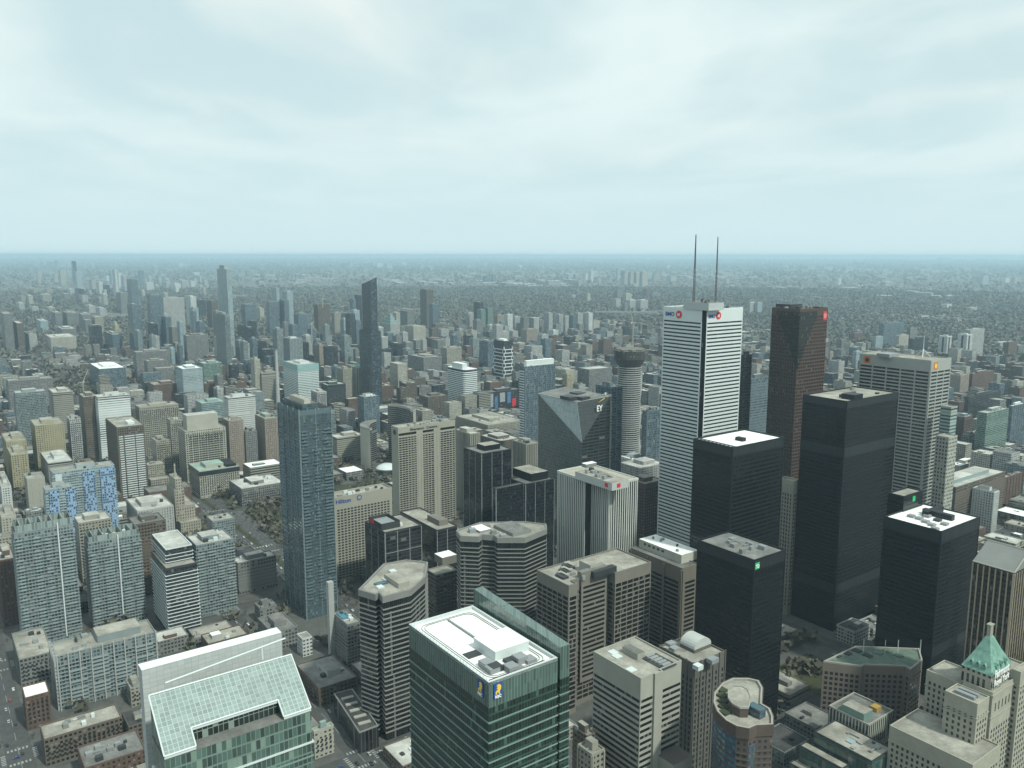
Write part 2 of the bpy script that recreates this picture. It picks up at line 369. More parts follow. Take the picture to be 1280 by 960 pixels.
BGLASS = facade('window_glass', (.10, .10, .10), (.022, .026, .027), 3.0, 50, .86, 2, .10, .6, .12, .5, 1.6)
WINDOW = plain('window_pane', (.022, .026, .028), .15, 0, 1, 0, .6)
COPPER = plain('green_copper', (.20, .36, .29), .75, .35, .35)
SIGNW = plain('sign_white', (.8, .8, .8), .5, 0)
SIGNR = plain('sign_red', (.55, .03, .04), .5, 0)
SIGNB = plain('sign_blue', (.02, .07, .28), .5, 0)
SIGNY = plain('sign_yellow', (.75, .52, .05), .5, 0)
SIGNG = plain('sign_green', (.03, .42, .16), .5, 0)
SIGNK = plain('sign_dark', (.035, .03, .025), .5, 0)

# ================================================================== green glass tower with the white roof
f, H = rect(511, 611, 697, 857, H=185)
b = Bd('glass_tower', 'green glass office tower with a clean white roof and blue lion signs', f, H, ref='the white-roofed green glass tower')
GG = facade('green_curtain_glass', (.04, .085, .068), (.008, .019, .016), 1.5, 4.0, .88, .80, .06, .6, .08, .35, 1.75, blindc=(.05, .09, .07))
GGL = facade('green_glass_screen', (.17, .235, .212), (.058, .100, .087), 1.6, 60, .84, 2, .0, .3, .10, .4, 2.0)
b.wall(GG, 0, H - 10)
b.wall(GGL, H - 10, H + 1.2, name='crown_screen')
b.rings('spandrel', plain('pale_green_spandrel', (.22, .31, .27), .35, .05), fl(10, H - 9, 4.4), .5, .35)
b.roof(ROOFW, WHITE, 1.4, 1.0)
def roundrect(f, d, r):
    g = inset(f, -d); out = []
    for i in range(len(g)):
        p0, p, p1 = g[i - 1], g[i], g[(i + 1) % len(g)]
        a = (p0 - p) / np.linalg.norm(p0 - p); c = (p1 - p) / np.linalg.norm(p1 - p)
        for t in np.linspace(0, 1, 6):
            A, B2, C2 = p + a * r, p, p + c * r; out.append(A * (1 - t) ** 2 + 2 * B2 * t * (1 - t) + C2 * t * t)
    return out
for dd in (3.2, 4.3):
    g = roundrect(b.f, dd, 5); mb = MB(); mb.ring(g, .15, H + .1, H + .35); b.add('cradle_rail', mb, GREYM)
f2, _ = rect(592, 619, 661, 815, H=H + 4.5)
ph = b.box('penthouse', b.loc(f2), H, H + 4.5, WHITE, ROOFW)
f2, _ = rect(600, 627, 640, 822, H=H + 3.2)
for (xa, xc, xr, yy, hh, mt) in ((600, 613, 625, 838, 2.2, GREYM), (603, 606, 609, 831, 2.6, GREYM), (612, 617, 621, 836, 2.4, DARKM), (630, 637, 645, 829, 1.4, DARKM), (643, 648, 655, 824, 3.0, GREYM), (582, 586, 603, 823, .4, DARKM), (634, 637, 640, 836, 2.4, GREYM), (640, 644, 652, 838, 1.0, CONG), (654, 660, 668, 827, 1.6, GREYM)):
    f2, _ = rect(xa, xc, xr, yy, H=H + hh); b.box('cooling_unit', b.loc(f2), H, H + hh, mt)
g = sub(b.f, .50, .52, .30, .92); b.box('duct', g, H + .2, H + .9, GREYM)
mb = MB()
for k in range(26):
    for e_ in (0, 3): p = b.f[e_] + (b.f[(e_ + 1) % 4] - b.f[e_]) * (k + .5) / 26; c_ = sum(b.f) / 4; p = p + (c_ - p) * .025; mb.tube((*p, H + 1.2), (*p, H + 2.3), .06, .06, 4)
b.add('guard_rail', mb, GREYM)
e = f[1] - f[0]; wR = np.linalg.norm(e); wL = np.linalg.norm(f[3] - f[0])
for s0, s1 in ((.05, .45), (.52, .86)):
    b.box('roof_grille', sub(b.f, s0, s1, .018, .05), H + .05, H + .35, DARKM)
# tall screen wall beyond the roof, wrapping to the right
q = b.f; ee = e / wR; gg = (f[3] - f[0]) / wL
s0 = q[1] + ee * 1.5
g = [s0, s0 + ee * 5.2, s0 + ee * 5.2 + gg * (wL * 1.02), s0 + gg * (wL * 1.02)]
b.wall(GG, 0, H - 9, f=g, name='glazed_wing')
mb = MB(); zt = H + 9
za = H + 5.5
# screen with a sloped end towards the street corner
for pts in ([(g[0], H - 9, za), (g[1], H - 9, za)], [(g[1], H - 9, za), (g[2], H - 9, zt)], [(g[2], H - 9, zt), (g[3], H - 9, zt)], [(g[3], H - 9, zt), (g[0], H - 9, za)]):
    (p, z0, z1), (p2, z02, z12) = pts; l = np.linalg.norm(p2 - p)
    mb.face([(*p, z0), (*p2, z02), (*p2, z12), (*p, z1)], [(0, z0), (l, z02), (l, z12), (0, z1)])
mb.face([(*g[0], za), (*g[1], za), (*g[2], zt), (*g[3], zt)])
b.add('glass_screen', mb, GGL)
b.rings('wing_spandrel', plain('pale_green_spandrel', 0), fl(10, H - 9, 4.4), .5, .25, f=g)
# lion signs: blue plate, yellow lion, yellow letters
def lion(b, edge, u0, z0, w, h):
    b.plate('sign_plate', edge, u0, u0 + w, z0, z0 + h, SIGNB, .45)
    f = b.f; p, q = f[edge], f[(edge + 1) % 4]; e = (q - p) / np.linalg.norm(q - p); nn = np.array([e[1], -e[0]])
    shp = [(.18, .30), (.32, .28), (.36, .42), (.5, .40), (.55, .28), (.70, .28), (.66, .46), (.80, .58), (.84, .78), (.70, .92), (.46, .94), (.30, .84), (.46, .80), (.30, .68), (.48, .66), (.34, .54), (.18, .46)]
    mb = MB(); P = [p + e * (u0 + x * w) + nn * .62 for x, y in shp]; Z = [z0 + y * h for x, y in shp]
    Q = [p + e * (u0 + x * w) + nn * .45 for x, y in shp]
    mb.face([(*a, z) for a, z in zip(P, Z)])
    for i in range(len(P)):
        j = (i + 1) % len(P); mb.face([(*Q[i], Z[i]), (*Q[j], Z[j]), (*P[j], Z[j]), (*P[i], Z[i])])
    b.add('lion_emblem', mb, SIGNY)
    b.sign('RBC', edge, u0 + w * .10, z0 + h * .04, h * .27, SIGNW, d=.6, sx=.78 * w / (h * .27 * 1.95))
lion(b, 0, 2.2, H - 6.6, 4.2, 6.4)
lion(b, 3, wL - 7.6, H - 6.8, 4.2, 6.4)

# ================================================================== hotel tower with the sloped glass roof
GH = facade('pale_green_panes', (.19, .255, .228), (.062, .105, .09), 1.5, 3.6, .86, .84, .14, .6, .1, .4, 1.8, blindc=(.17, .24, .20))
GR = facade('glass_roof_panes', (.43, .485, .465), (.215, .265, .25), 1.5, 1.5, .86, .90, 0, .16, .15, .4, 1.6)
D0 = 262
P = at_d(186, 870, D0); Hh = P[2]; dR, dL = axes()
wr = along(P, dR, 364)
o2 = P[:2]; R2, L2 = dR[:2], dL[:2]
dep = 16.0                                    # depth of the sloped roof in plan
# footprint goes from the ridge line towards the viewer
f = [o2 - L2 * dep, o2 - L2 * dep + R2 * wr, o2 + R2 * wr, o2]
b = Bd('hotel_tower', 'glass tower with a big sloping green glass roof and white back wall', f, Hh, ref='the tower with the sloping glass roof')
lo = Hh - 13
wallm = b.wall(GH, 0, lo - .2)
b.rings('spandrel', plain('pale_green_spandrel', 0), fl(20, lo - 5, 7.2), .5, .25)
b.rings('white_fascia', WHITE, fl(lo - 11, lo - 1, 9.5), .5, .5)
q = b.f
def roofz(t): return Hh - (1 - t) * 12.0           # t: 0 front edge .. 1 ridge
def rp(s, t, dz=0): p = q[0] + (q[1] - q[0]) * s + (q[3] - q[0]) * t; return (p[0], p[1], roofz(t) + dz)
out = [(0, 0), (.20, 0), (.20, .30), (.80, .30), (.80, 0), (1, 0), (1, 1), (0, 1)]
mb = MB(); top = [rp(s, t) for s, t in out]; mb.face(top, [(s * wr, t * 20) for s, t in out], 0)
bt = [rp(s, t, -.9) for s, t in out]; mb.face(bt[::-1], None, 1)
for i in range(len(out)):
    j = (i + 1) % len(out); mb.face([bt[i], bt[j], top[j], top[i]], [(0, 0)] * 4, 1)
rf = b.add('glass_roof', mb, [GR, WHITE])
mb = MB()
for i in range(len(out)):
    j = (i + 1) % len(out); a, c = np.array(top[i]), np.array(top[j]); mb.tube(a + [0, 0, .15], c + [0, 0, .15], .28, .28, 4)
b.add('roof_edge', mb, WHITE, rf)
# solid corners under the roof and the recessed dark terrace between them
DT = facade('terrace_glass', (.25, .32, .28), (.015, .022, .020), 1.6, 5, .9, .9, .05, .5, .1, .4, 1.7)
for s0, s1, t0 in ((0, .20, 0), (.80, 1, 0), (.20, .80, .32)):
    g = sub(q, s0 + .004, s1 - .004, t0 + .01, .985); mb = MB(); u = 0
    for i in range(4):
        p, p2 = g[i], g[(i + 1) % 4]; ta = (t0, t0, 1, 1)[i]; tb = (t0, 1, 1, t0)[i]; l = np.linalg.norm(p2 - p)
        mb.face([(*p, lo - .2), (*p2, lo - .2), (*p2, roofz((t0 + .01, t0 + .01, .985, .985)[(i + 1) % 4]) - .95), (*p, roofz((t0 + .01, t0 + .01, .985, .985)[i]) - .95)], [(u, 0), (u + l, 0), (u + l, 8), (u, 8)]); u += l
    b.add('attic_wall', mb, DT if t0 > .1 else GH)
mb = MB(); mb.cap(q, lo - .15); b.add('terrace_floor', mb, ROOFG)
# white blade wall behind
P1 = at_d(177, 838, D0 + 13); w1 = along(P1, dR, 352); P1 = P1[:2] - b.o
g = [P1, P1 + R2 * w1, P1 + R2 * w1 + L2 * 5, P1 + L2 * 5]; zw = at_d(177, 838, D0 + 13)[2]
PW = facade('shaded_white_panels', (.32, .345, .345), (.41, .435, .43), 2.2, 1.6, .97, .95, 0, .04, .5, .6, 1.4)  # white panels greyed in colour to paint in the wall's front shading
PWT = facade('sunlit_white_panels', (.56, .59, .57), (.68, .71, .68), 2.2, 1.6, .97, .95, 0, .04, .5, .6, 1.4)  # same white panels, paler for the brighter lit top
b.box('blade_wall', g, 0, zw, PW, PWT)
mb = MB(); a0 = rp(.12, 1, 1.4); a1 = rp(.98, 1, 5.2)
a0 = np.array(a0); a1 = np.array(a1); off = np.array([L2[0], L2[1], 0]) * 2.5
mb.tube(a0 + off, a1 + off, .3, .3, 6); b.add('cradle_boom', mb, WHITE)
mb = MB(); mb.tube(np.array(rp(.8, 1, 0)) + off, np.array(rp(.8, 1, 4.2)) + off, .5, .4, 6); b.add('boom_mast', mb, WHITE)

# ================================================================== eight-sided striped towers
def striped(name, label, pts, H, ref, bandm, glassm, pitch=3.7, hh=.95, tmat=ROOFB, d=.5, zc=4):
    f = [at_h(x, y, H)[:2] for x, y in pts]; b = Bd(name, label, f, H, ref=ref)
    b.wall(glassm); b.rings('spandrel', bandm, fl(6, H - zc - pitch * .5, pitch), hh, d)
    mb = MB(); mb.ring(b.f, d + .15, H - zc, H + .9); b.add('cornice', mb, bandm)
    b.roof(tmat, bandm, 1.0, .8); return b
SB = plain('taupe_band', (.25, .245, .225), .6, .1)
b = striped('striped_tower', 'dark striped eight-sided tower with beige roof and glass skylight', [(449, 738), (469, 744), (474, 741), (479, 747), (513, 738), (531, 722), (534, 704), (508, 701), (480, 706)], 112, 'the striped eight-sided tower', SB, DGLASS)
f2, _ = rect(480, 498, 512, 728, H=117); b.box('penthouse', b.loc(f2), 112, 116, CONC, ROOFB)
f2, _ = rect(468, 471, 485, 730, H=114); sk = b.box('skylight', b.loc(f2), 112, 113.2, plain('skylight_glass', (.05, .10, .12), .15, 0))
for k in range(5):
    f2, _ = rect(470 + k * 4, 473 + k * 4, 477 + k * 4, 735 - k * 5, H=113); b.box('roof_unit', b.loc(f2), 112, 113, WHITE)
g = [at_h(x, y, 0)[:2] for x, y in ((418, 885), (450, 925), (478, 912), (446, 872))]
for lab, px, zt, mt in (('podium', ((417, 868), (449, 917), (473, 908), (441, 862)), 16, DARKM),):
    g = ccw([at_h(x, y, zt)[:2] - b.o for x, y in px]); b.wall(BGLASS, 0, zt, f=g, name='podium'); b.roof(ROOFD, CONG, 1, .8, f=g, z=zt, name='podium_roof')
    for k in range(5):
        h2 = sub(g, .15 + .16 * k, .20 + .16 * k, .2, .8) if len(g) == 4 else g
        b.box('roof_beam', h2, zt + .1, zt + .9, CONC)
b = striped('striped_tower', 'dark striped hexagonal tower with long beige penthouse, beside the two black twin blocks', [(571, 664), (576, 671), (598, 672), (602, 669), (618, 670), (622, 673), (656, 673), (683, 662), (682, 656), (655, 653), (600, 654)], 116, 'the striped hexagonal tower', SB, DGLASS)
f2, _ = rect(617, 641, 664, 667, H=119); b.box('penthouse', b.loc(f2), 116, 119, CONG, ROOFG)
f2, _ = rect(588, 600, 614, 664, H=118); b.box('plant_room', b.loc(f2), 116, 118, GREYM, ROOFW)
b.units(7, GREYM, seed=3)

# ================================================================== brown-grey grid tower with a raised core
f, H = path(671, 714, [('L', 711), ('R', 722), ('Lm', 7), ('R', 760), ('Lm', -7), ('L', 769), ('R', 814)], H=106)
f = f + [f[-1] + DL[:2] * np.dot(f[0] - f[-1], DL[:2])]
GB = plain('taupe_grid', (.215, .195, .165), .8, .12)
b = Bd('grid_tower', 'brown-grey office tower with window grid and raised core between two wings', f, H, ref='the brown-grey grid tower')
b.wall(GB)
BG = facade('bay_glass', (.06, .06, .055), (.010, .011, .011), 1.7, 50, .92, 2, .03, .4, .15, .5, 1.5)
b.rows('glazing_row', BG, fl(5, H - 5, 3.9), 2.65, .05, .6, 6.6, .87, edges=[i for i in range(8)])
b.roof(ROOFB, GB, 1.2, .8)
n_ = len(b.f)
c1 = b.f[2]; core = [c1 + DR[:2] * 1 - DL[:2] * 1, c1 + DR[:2] * 5.5 - DL[:2] * 1, c1 + DR[:2] * 5.5 + DL[:2] * 9, c1 + DR[:2] * 1 + DL[:2] * 9]
f2, _ = rect(722, 727, 759, 716, H=H + 6); b.box('core_tower', b.loc(f2), 20, H + 6, GB, ROOFG); b.rows('core_window_band', BG, fl(24, H - 2, 3.9), 1.9, .06, 2.0, f=b.loc(f2), edges=(0, 3))
f2, _ = rect(724, 738, 753, 706, H=H + 9); b.box('penthouse', b.loc(f2), H, H + 8.5, CONC, ROOFB)
f2, _ = rect(737, 743, 771, 716, H=H + 5); b.box('plant_room', b.loc(f2), H, H + 5, DARKM)
for k in range(6):
    f2, _ = rect(694 + k * 2, 704 + k * 2, 711 + k * 2, 722 - k * 3, H=H + 2); b.box('cooling_fan', b.loc(f2), H, H + 1.8, CONC if k % 2 else DARKM)
b.units(5, GREYM, seed=5)

# ================================================================== beige banded block
f, H = path(742, 816, [('L', 801), ('R', 817), ('L', 819), ('R', 829), ('Lm', 2.5), ('R', 852)], H=118)
f = f + [f[-1] + DL[:2] * np.dot(f[0] - f[-1], DL[:2])]
BB = plain('beige_band', (.40, .385, .33), .8, .10)
b = Bd('banded_block', 'beige office block with dark window bands and a blank stair core', f, H, ref='the beige banded block')
b.wall(BB)
b.rows('window_band', DGLASS, fl(6, H - 7.5, 3.75), 1.75, .06, .5, edges=[0, 1, 5, 6])
b.roof(ROOFB, BB, 1.0, .6)
f2, _ = rect(778, 797, 806, 818, H=H + 4); b.box('penthouse', b.loc(f2), H, H + 4, CONC, ROOFG)
f2, _ = rect(803, 829, 846, 836, H=H + 1); g = b.loc(f2); b.box('plant_well', g, H, H + .6, ROOFD)
for k in range(5): b.box('cooling_unit', sub(g, .15, .7, .08 + k * .19, .2 + k * .19), H + .6, H + 2, GREYM)
for (xa, xc2, xr, yy) in ((763, 766, 770, 818), (768, 771, 776, 823), (783, 789, 794, 840)):
    f2, _ = rect(xa, xc2, xr, yy, H=H + .4); b.box('roof_hatch', b.loc(f2), H, H + .4, WHITE)
f2, hz = rect(820, 842, 866, 957, D=math.hypot(*f[2]) - 6); b.box('annex', b.loc(f2), 0, hz, BB, plain('brown_roof', (.13, .11, .10), .9, .2))

# ================================================================== old stone block with a barrel vault
f, H = rect(824, 868, 907, 832, H=88)
SD = plain('dark_stone', (.135, .125, .11), .85, .2)
b = Bd('stone_block', 'dark ornate stone block with a white barrel vault on its roof', f, H, ref='the block with the barrel vault')
b.wall(SD); b.roof(ROOFB, SD, 1.2, .8)
b.windows(WINDOW, fl(8, H - 6, 4.2), 2.6, 3.3, 1.6, .06, (3, 0))
b.piers('pier', SD, 6.6, .9, .6, 0, H + 2.2, (3, 0))
f2, _ = rect(850, 868, 889, 812, H=H + 3); g = b.loc(f2); b.box('plinth', g, H, H + 2.5, SD)
mb = MB(); p, e = g[0], g[3] - g[0]; r = np.linalg.norm(g[1] - g[0]) / 2; x = (g[1] - g[0]) / (2 * r); arc = []
for k in range(13):
    a = math.pi * k / 12; arc.append((p + x * (r - r * math.cos(a)), H + 2.5 + r * .75 * math.sin(a)))
for k in range(12):
    (a, za), (c, zc) = arc[k], arc[k + 1]; mb.face([(*a, za), (*c, zc), (*(c + e), zc), (*(a + e), za)])
mb.face([(*a, z) for a, z in arc]); mb.face([(*(a + e), z) for a, z in arc][::-1]); b.add('barrel_vault', mb, plain('white_vault', (.52, .52, .49), .5, .1))
for (xa, xc2, xr, yy, hh) in ((866, 873, 877, 834, 3), (884, 890, 899, 826, 3), (832, 838, 846, 806, 2), (838, 843, 850, 812, 2)):
    f2, _ = rect(xa, xc2, xr, yy, H=H + hh); b.box('roof_unit', b.loc(f2), H, H + hh, GREYM if xa != 866 else WHITE)

# ================================================================== round brick and blue glass block
Hc = 112
c0 = at_h(928, 884, Hc)[:2]; P = [at_h(x, y, Hc)[:2] for x, y in
     ((893, 868), (892, 880), (897, 892), (908, 903), (921, 910), (936, 913), (945, 909), (966, 908), (966, 898), (962, 888), (952, 882), (953, 862), (948, 853), (935, 850), (916, 850), (903, 856))]
b = Bd('round_block', 'curved brick and blue glass block with round roof terrace', P, Hc, ref='the curved brick and blue glass block')
BRK = facade('brick_with_windows', (.12, .09, .075), (.025, .04, .055), 3.2, 3.4, .45, .5, .1, .5, .15, .9, 1.6)
BLG = facade('blue_window_ribbon', (.09, .09, .10), (.05, .12, .17), 2.2, 3.4, .9, .62, .12, .7, .12, .6, 1.9, blindc=(.10, .18, .22))
b.wall(BRK, 0, Hc - 5); n_ = len(b.f)
mb = MB(); u = 0
for i in range(0, 4): mb.strip(b.f[i], b.f[i + 1], -.05, np.linalg.norm(b.f[i + 1] - b.f[i]) + .05, 0, Hc - 5, .25)
b.add('blue_glazing', mb, BLG)
mb = MB(); mb.strip(b.f[5], b.f[6], .5, np.linalg.norm(b.f[6] - b.f[5]) - .5, 0, Hc - 9, .3); b.add('glazed_bay', mb, BLG)
b.rings('brick_course', plain('brown_brick', (.115, .087, .072), .9, .15), fl(6, Hc - 9, 3.4), .7, .35)
mb = MB(); mb.ring(b.f, .6, Hc - 5, Hc + 1.3); b.add('cornice', mb, plain('brown_brick', 0))
b.wall(plain('brown_brick', 0), Hc - 5, Hc, name='attic_wall'); b.roof(ROOFB, CONC, 1.3, .9)
g = ccw([at_h(x, y, Hc + 6)[:2] - b.o for x, y in ((911, 863), (911, 872), (916, 879), (925, 884), (935, 884), (938, 873), (934, 862), (926, 858), (917, 858))])
b.box('roof_drum', g, Hc, Hc + 6, plain('brown_brick', 0), ROOFB)
mb = MB(); mb.ring(g, .5, Hc + 5.2, Hc + 6.3); b.add('drum_rim', mb, CONC)
f2, _ = rect(934, 950, 955, 889, H=Hc + 5); b.box('blue_pavilion', b.loc(f2), Hc, Hc + 5, BLG, plain('skylight_glass', 0))
for k in range(5):
    f2, _ = rect(900 + k, 903 + k, 906 + k, 865 + k * 7, H=Hc + 1.2); b.box('planter', b.loc(f2), Hc, Hc + 1.1, plain('shrub_green', (.05, .06, .03), .9, .3))

# ================================================================== the black steel towers
BK = facade('black_curtain_wall', (.007, .0085, .0105), (.004, .005, .0065), 1.6, 3.7, .72, .60, .03, .6, .12, .4, 1.45, blindc=(.028, .033, .038))
BKL = facade('black_louvres', (.030, .034, .038), (.014, .017, .019), 1.6, 60, .5, 2, 0, .2, .4, .5, 1.4)
def black(label, xl, xc, xr, yt, H=None, D=None, bands=(), roofm=ROOFB, ref=None, pitch=3.75, crown=6):
    f, H = rect(xl, xc, xr, yt, H=H, D=D); b = Bd('black_tower', label, f, H, ref=ref)
    b.wall(BK)
    zs = [z for z in fl(5, H - crown - 2, pitch) if not any(a - 1 < z < c for a, c in bands)]
    b.rings('spandrel', plain('black_spandrel', (.0105, .0125, .015), .5, .1), zs, 1.15, .12)
    for a, c in list(bands) + [(H - crown, H)]:
        mb = MB(); mb.ring(b.f, .2, a, c); b.add('louvre_band', mb, BKL)
    b.piers('corner_column', BLACK, 1e3, .9, .3, 0, H, (0, 3)); b.roof(roofm, BLACK, 1.2, .8); return b
b = black('tallest black steel tower, beige roof with dark plant box, paler louvre bands', 1004, 1059, 1123, 503, H=223, bands=((38, 47), (171, 180)), ref='the tallest black tower', roofm=ROOFB)
f2, _ = rect(1052, 1068, 1079, 494, H=228); b.box('plant_room', b.loc(f2), 223, 228, BLACK)
b.units(5, DARKM, seed=9)
b = black('black steel tower with white roof and L-shaped black plant room', 1105, 1177, 1225, 666, D=715, bands=((34, 42),), roofm=ROOFW, ref='the black tower with the L-shaped plant room', crown=9)
mb = MB(); HH = b.H
f2, _ = rect(1153, 1190, 1193, 645, H=HH + 4.5); b.box('plant_room', b.loc(f2), HH, HH + 4.5, BLACK)
f2, _ = rect(1154, 1160, 1180, 640, H=HH + 4.5); b.box('plant_room_wing', b.loc(f2), HH + .05, HH + 4.4, BLACK)
for (x, y) in ((1150, 648), (1158, 652), (1166, 656), (1173, 650), (1182, 655), (1140, 645), (1160, 645), (1170, 661)):
    f2, _ = rect(x - 3, x + 1, x + 4, y, H=HH + 2); b.box('cooling_unit', b.loc(f2), HH, HH + 2, DARKM if x % 2 else GREYM)
b = black('black steel tower with dark-edged white roof, in front of the white banded tower', 867, 916, 980, 561, D=700, roofm=ROOFW, ref='the black tower with white roof', crown=7)
f2, _ = rect(919, 928, 932, 548, H=b.H + 3); b.box('plant_room', b.loc(f2), b.H, b.H + 3, BLACK)
for k in range(9): b.box('roof_hatch', sub(b.f, .04, .09, .08 + .1 * k, .13 + .1 * k), b.H, b.H + .5, DARKM)
b.box('roof_walk', sub(b.f, .10, .13, .03, .97), b.H, b.H + .25, DARKM)
b = black('shorter black steel tower with a green sign high on its corner', 872, 943, 982, 702, D=600, roofm=ROOFG, ref='the black tower with the green sign', crown=7)
b.units(7, GREYM, seed=12)
b.plate('sign_plate', 0, .6, 5.6, b.H - 6.3, b.H - 1.4, SIGNG, .5); b.sign('TD', 0, 1.2, b.H - 5.4, 3.6, SIGNW, d=.55, sx=.85)
f, H = rect(1110, 1130, 1154, 622, D=760)
b = Bd('black_block', 'low black block with beige roof and small green sign, behind the tallest black tower', f, H); b.wall(BK); b.roof(ROOFB, BLACK, 1.2, .8)
b.plate('sign_plate', 0, 14, 18, H - 6, H - 1.5, SIGNG, .5)

# ================================================================== tall white banded tower with two masts
f, H = rect(827, 881, 931, 388, H=298)
a_, b_ = f[3] - f[0], f[1] - f[0]; LA, LB = np.linalg.norm(a_), np.linalg.norm(b_); ea, eb = a_ / LA, b_ / LB
n5 = 3.4
def notched(f, d):
    out = []
    for i in range(4):
        p0, p, p1 = f[i - 1], f[i], f[(i + 1) % 4]; u = (p0 - p) / np.linalg.norm(p0 - p); w = (p1 - p) / np.linalg.norm(p1 - p)
        out += [p + u * d, p + u * d + w * d, p + w * d]
    return out
f12 = notched(f, n5)
b = Bd('white_tower', 'tall white tower banded with black windows, two lattice masts on its roof', f12, H, ref='the white banded tower')
BW = facade('black_ribbon_glass', (.02, .024, .026), (.012, .015, .018), 1.6, 4.1, .9, 2, .03, .5, .12, .4, 1.6)
WM = plain('white_panel', (.70, .74, .72), .45, .05, .05)
b.wall(BW, 0, H - 1)
ed = (2, 5, 8, 11)
b.rows('spandrel', WM, [H - 13.5 - 1.75 - 2.35 - 4.12 * k for k in range(66)], 2.35, .35, edges=ed)
b.rows('crown_panel', WM, [H - 13.5], 13.5, .35, edges=ed)
for i in ed:
    l = np.linalg.norm(b.f[(i + 1) % 12] - b.f[i])
    for u0, u1 in ((0, 1.1), (l - 1.1, l)): b.plate('edge_pier', i, u0, u1, 0, H - 13.5, WM, .4)
b.roof(CONG, WM, 1.3, .7)
f2, _ = rect(855, 886, 905, 379, H=H + 8); b.box('penthouse', b.loc(f2), H, H + 8, PW, ROOFG)
b.units(9, GREYM, f=b.loc(f2), z=H + 8, seed=2, lo=1, hi=3, hh=(1, 3)); b.units(6, DARKM, seed=4, lo=2, hi=4)
def lattice(x, yt, yb, D, w):
    top = at_d(x, yt, D); bot = at_d(x, yb, D); z0, z1 = H + 3, top[2]; p = np.array([top[0], top[1]]) - b.o
    mb = MB(); K = 16
    def cr(z, k): t = (z - z0) / (z1 - z0); r = w * (1 - .75 * t); a = k * math.pi / 2 + .4; return np.array([p[0] + r * math.cos(a), p[1] + r * math.sin(a), z])
    for i in range(K):
        za, zb = z0 + (z1 - z0) * i / K, z0 + (z1 - z0) * (i + 1) / K
        for k in range(4):
            mb.tube(cr(za, k), cr(zb, k), .26, .26, 4); mb.tube(cr(za, k), cr(zb, (k + 1) % 4), .15, .15, 3); mb.tube(cr(zb, k), cr(zb, (k + 1) % 4), .17, .17, 3)
    m = b.add('lattice_mast', mb, plain('mast_paint', (.16, .13, .13), .6, .5, .02))
    mb = MB(); mb.tube((*p, z1 - (z1 - z0) * .45), (*p, z1 + 1), .8, .35, 6); b.add('antenna_core', mb, plain('antenna_red', (.20, .12, .12), .6, .1), m)
    return m
Dm = math.hypot(*f[0]) + 25
lattice(870, 294, 376, Dm, 1.5); lattice(897.5, 297, 376, Dm + 8, 1.2)
lA = np.linalg.norm(b.f[0] - b.f[11])
b.sign('BMO', 11, 3.2, H - 8.6, 6.2, SIGNB, d=.6, sx=1.0); b.disc('red_roundel', 11, 23.5, H - 6.4, 4.3, SIGNR, .8); b.sign('M', 11, 21.4, H - 8.2, 4.6, SIGNW, d=.95)
b.sign('BMO', 2, 2.2, H - 8.6, 5.6, SIGNB, d=.6, sx=.9); b.disc('red_roundel', 2, 18.5, H - 6.4, 4.0, SIGNR, .8); b.sign('M', 2, 16.5, H - 8.1, 4.4, SIGNW, d=.95)

# ================================================================== brown-red granite tower with the dark chevron
f, H = rect(965, 1000, 1035, 388, D=985)
GRN = plain('red_granite', (.095, .058, .047), .7, .12)
b = Bd('granite_tower', 'brown-red granite tower with a stepped dark glass chevron on its corner', f, H, ref='the brown-red granite tower')
b.wall(GRN); b.rows('glazing_row', BG, fl(6, H - 5, 4.05), 2.3, .08, .6, 3.2, .62, edges=(0, 3)); b.roof(ROOFG, GRN, 1.5, 1)
CHV = facade('chevron_glass', (.030, .028, .028), (.015, .016, .016), 1.5, 4, .85, .8, .02, .4, .12, .4, 1.6)
lL = np.linalg.norm(b.f[3] - b.f[0]); lR = np.linalg.norm(b.f[1] - b.f[0])
steps = [(H - 2 - 4.05 * k, max(0, 1 - .063 * k) if k > 2 else 1.0 - .02 * k) for k in range(17)]
for k in range(16):
    zt, wd = steps[k]; zb = steps[k + 1][0]
    mb = MB(); mb.strip(b.f[3], b.f[0], lL * (1 - .80 * wd), lL + .3, zb, zt, .3); mb.strip(b.f[0], b.f[1], -.3, lR * .62 * wd, zb, zt, .3)
    b.add('chevron_glazing', mb, CHV)
b.plate('sign_plate', 0, lR - 9, lR - 2, H - 13, H - 3, SIGNR, .4); b.disc('globe_emblem', 0, lR - 5.5, H - 8, 3, plain('sign_pale_red', (.6, .2, .2), .5, 0), .6)
b.units(8, GREYM, seed=8); f2, _ = rect(970, 988, 1003, 379, D=1010); b.box('penthouse', b.loc(f2), H, H + 5, DARKM)

# ================================================================== steel tower with grey bands and columns
f, H = rect(1075, 1164, 1189, 452, H=239)
ST = plain('stainless_band', (.40, .405, .37), .45, .08)
b = Bd('steel_tower', 'pale steel tower with stacked window bands and orange corner signs', f, H, ref='the pale steel banded tower')
b.wall(BW); b.rows('spandrel', ST, [H - 12 - 2.3 - 1.75 - 4.05 * k for k in range(53)], 1.75, .35, edges=(0, 1, 2, 3)); b.rows('crown_panel', ST, [H - 12], 12, .4)
b.piers('column', ST, 17, 1.5, .55, 0, H - 11.9, (3, 0)); b.roof(ROOFB, ST, 1.2, .9)
ORG = plain('sign_orange', (.55, .16, .03), .5, 0); l3 = np.linalg.norm(b.f[3] - b.f[0])
for edge, u in ((3, 6), (0, 6)):
    b.plate('sign_plate', edge, u, u + 8, H - 9.8, H - 1.4, ORG, .6); b.disc('emblem', edge, u + 4, H - 5.6, 2.6, SIGNK if edge == 3 else SIGNY, .8)
f2, _ = rect(1096, 1112, 1124, 443, H=H + 4); b.box('plant_room', b.loc(f2), H, H + 4, GREYM)
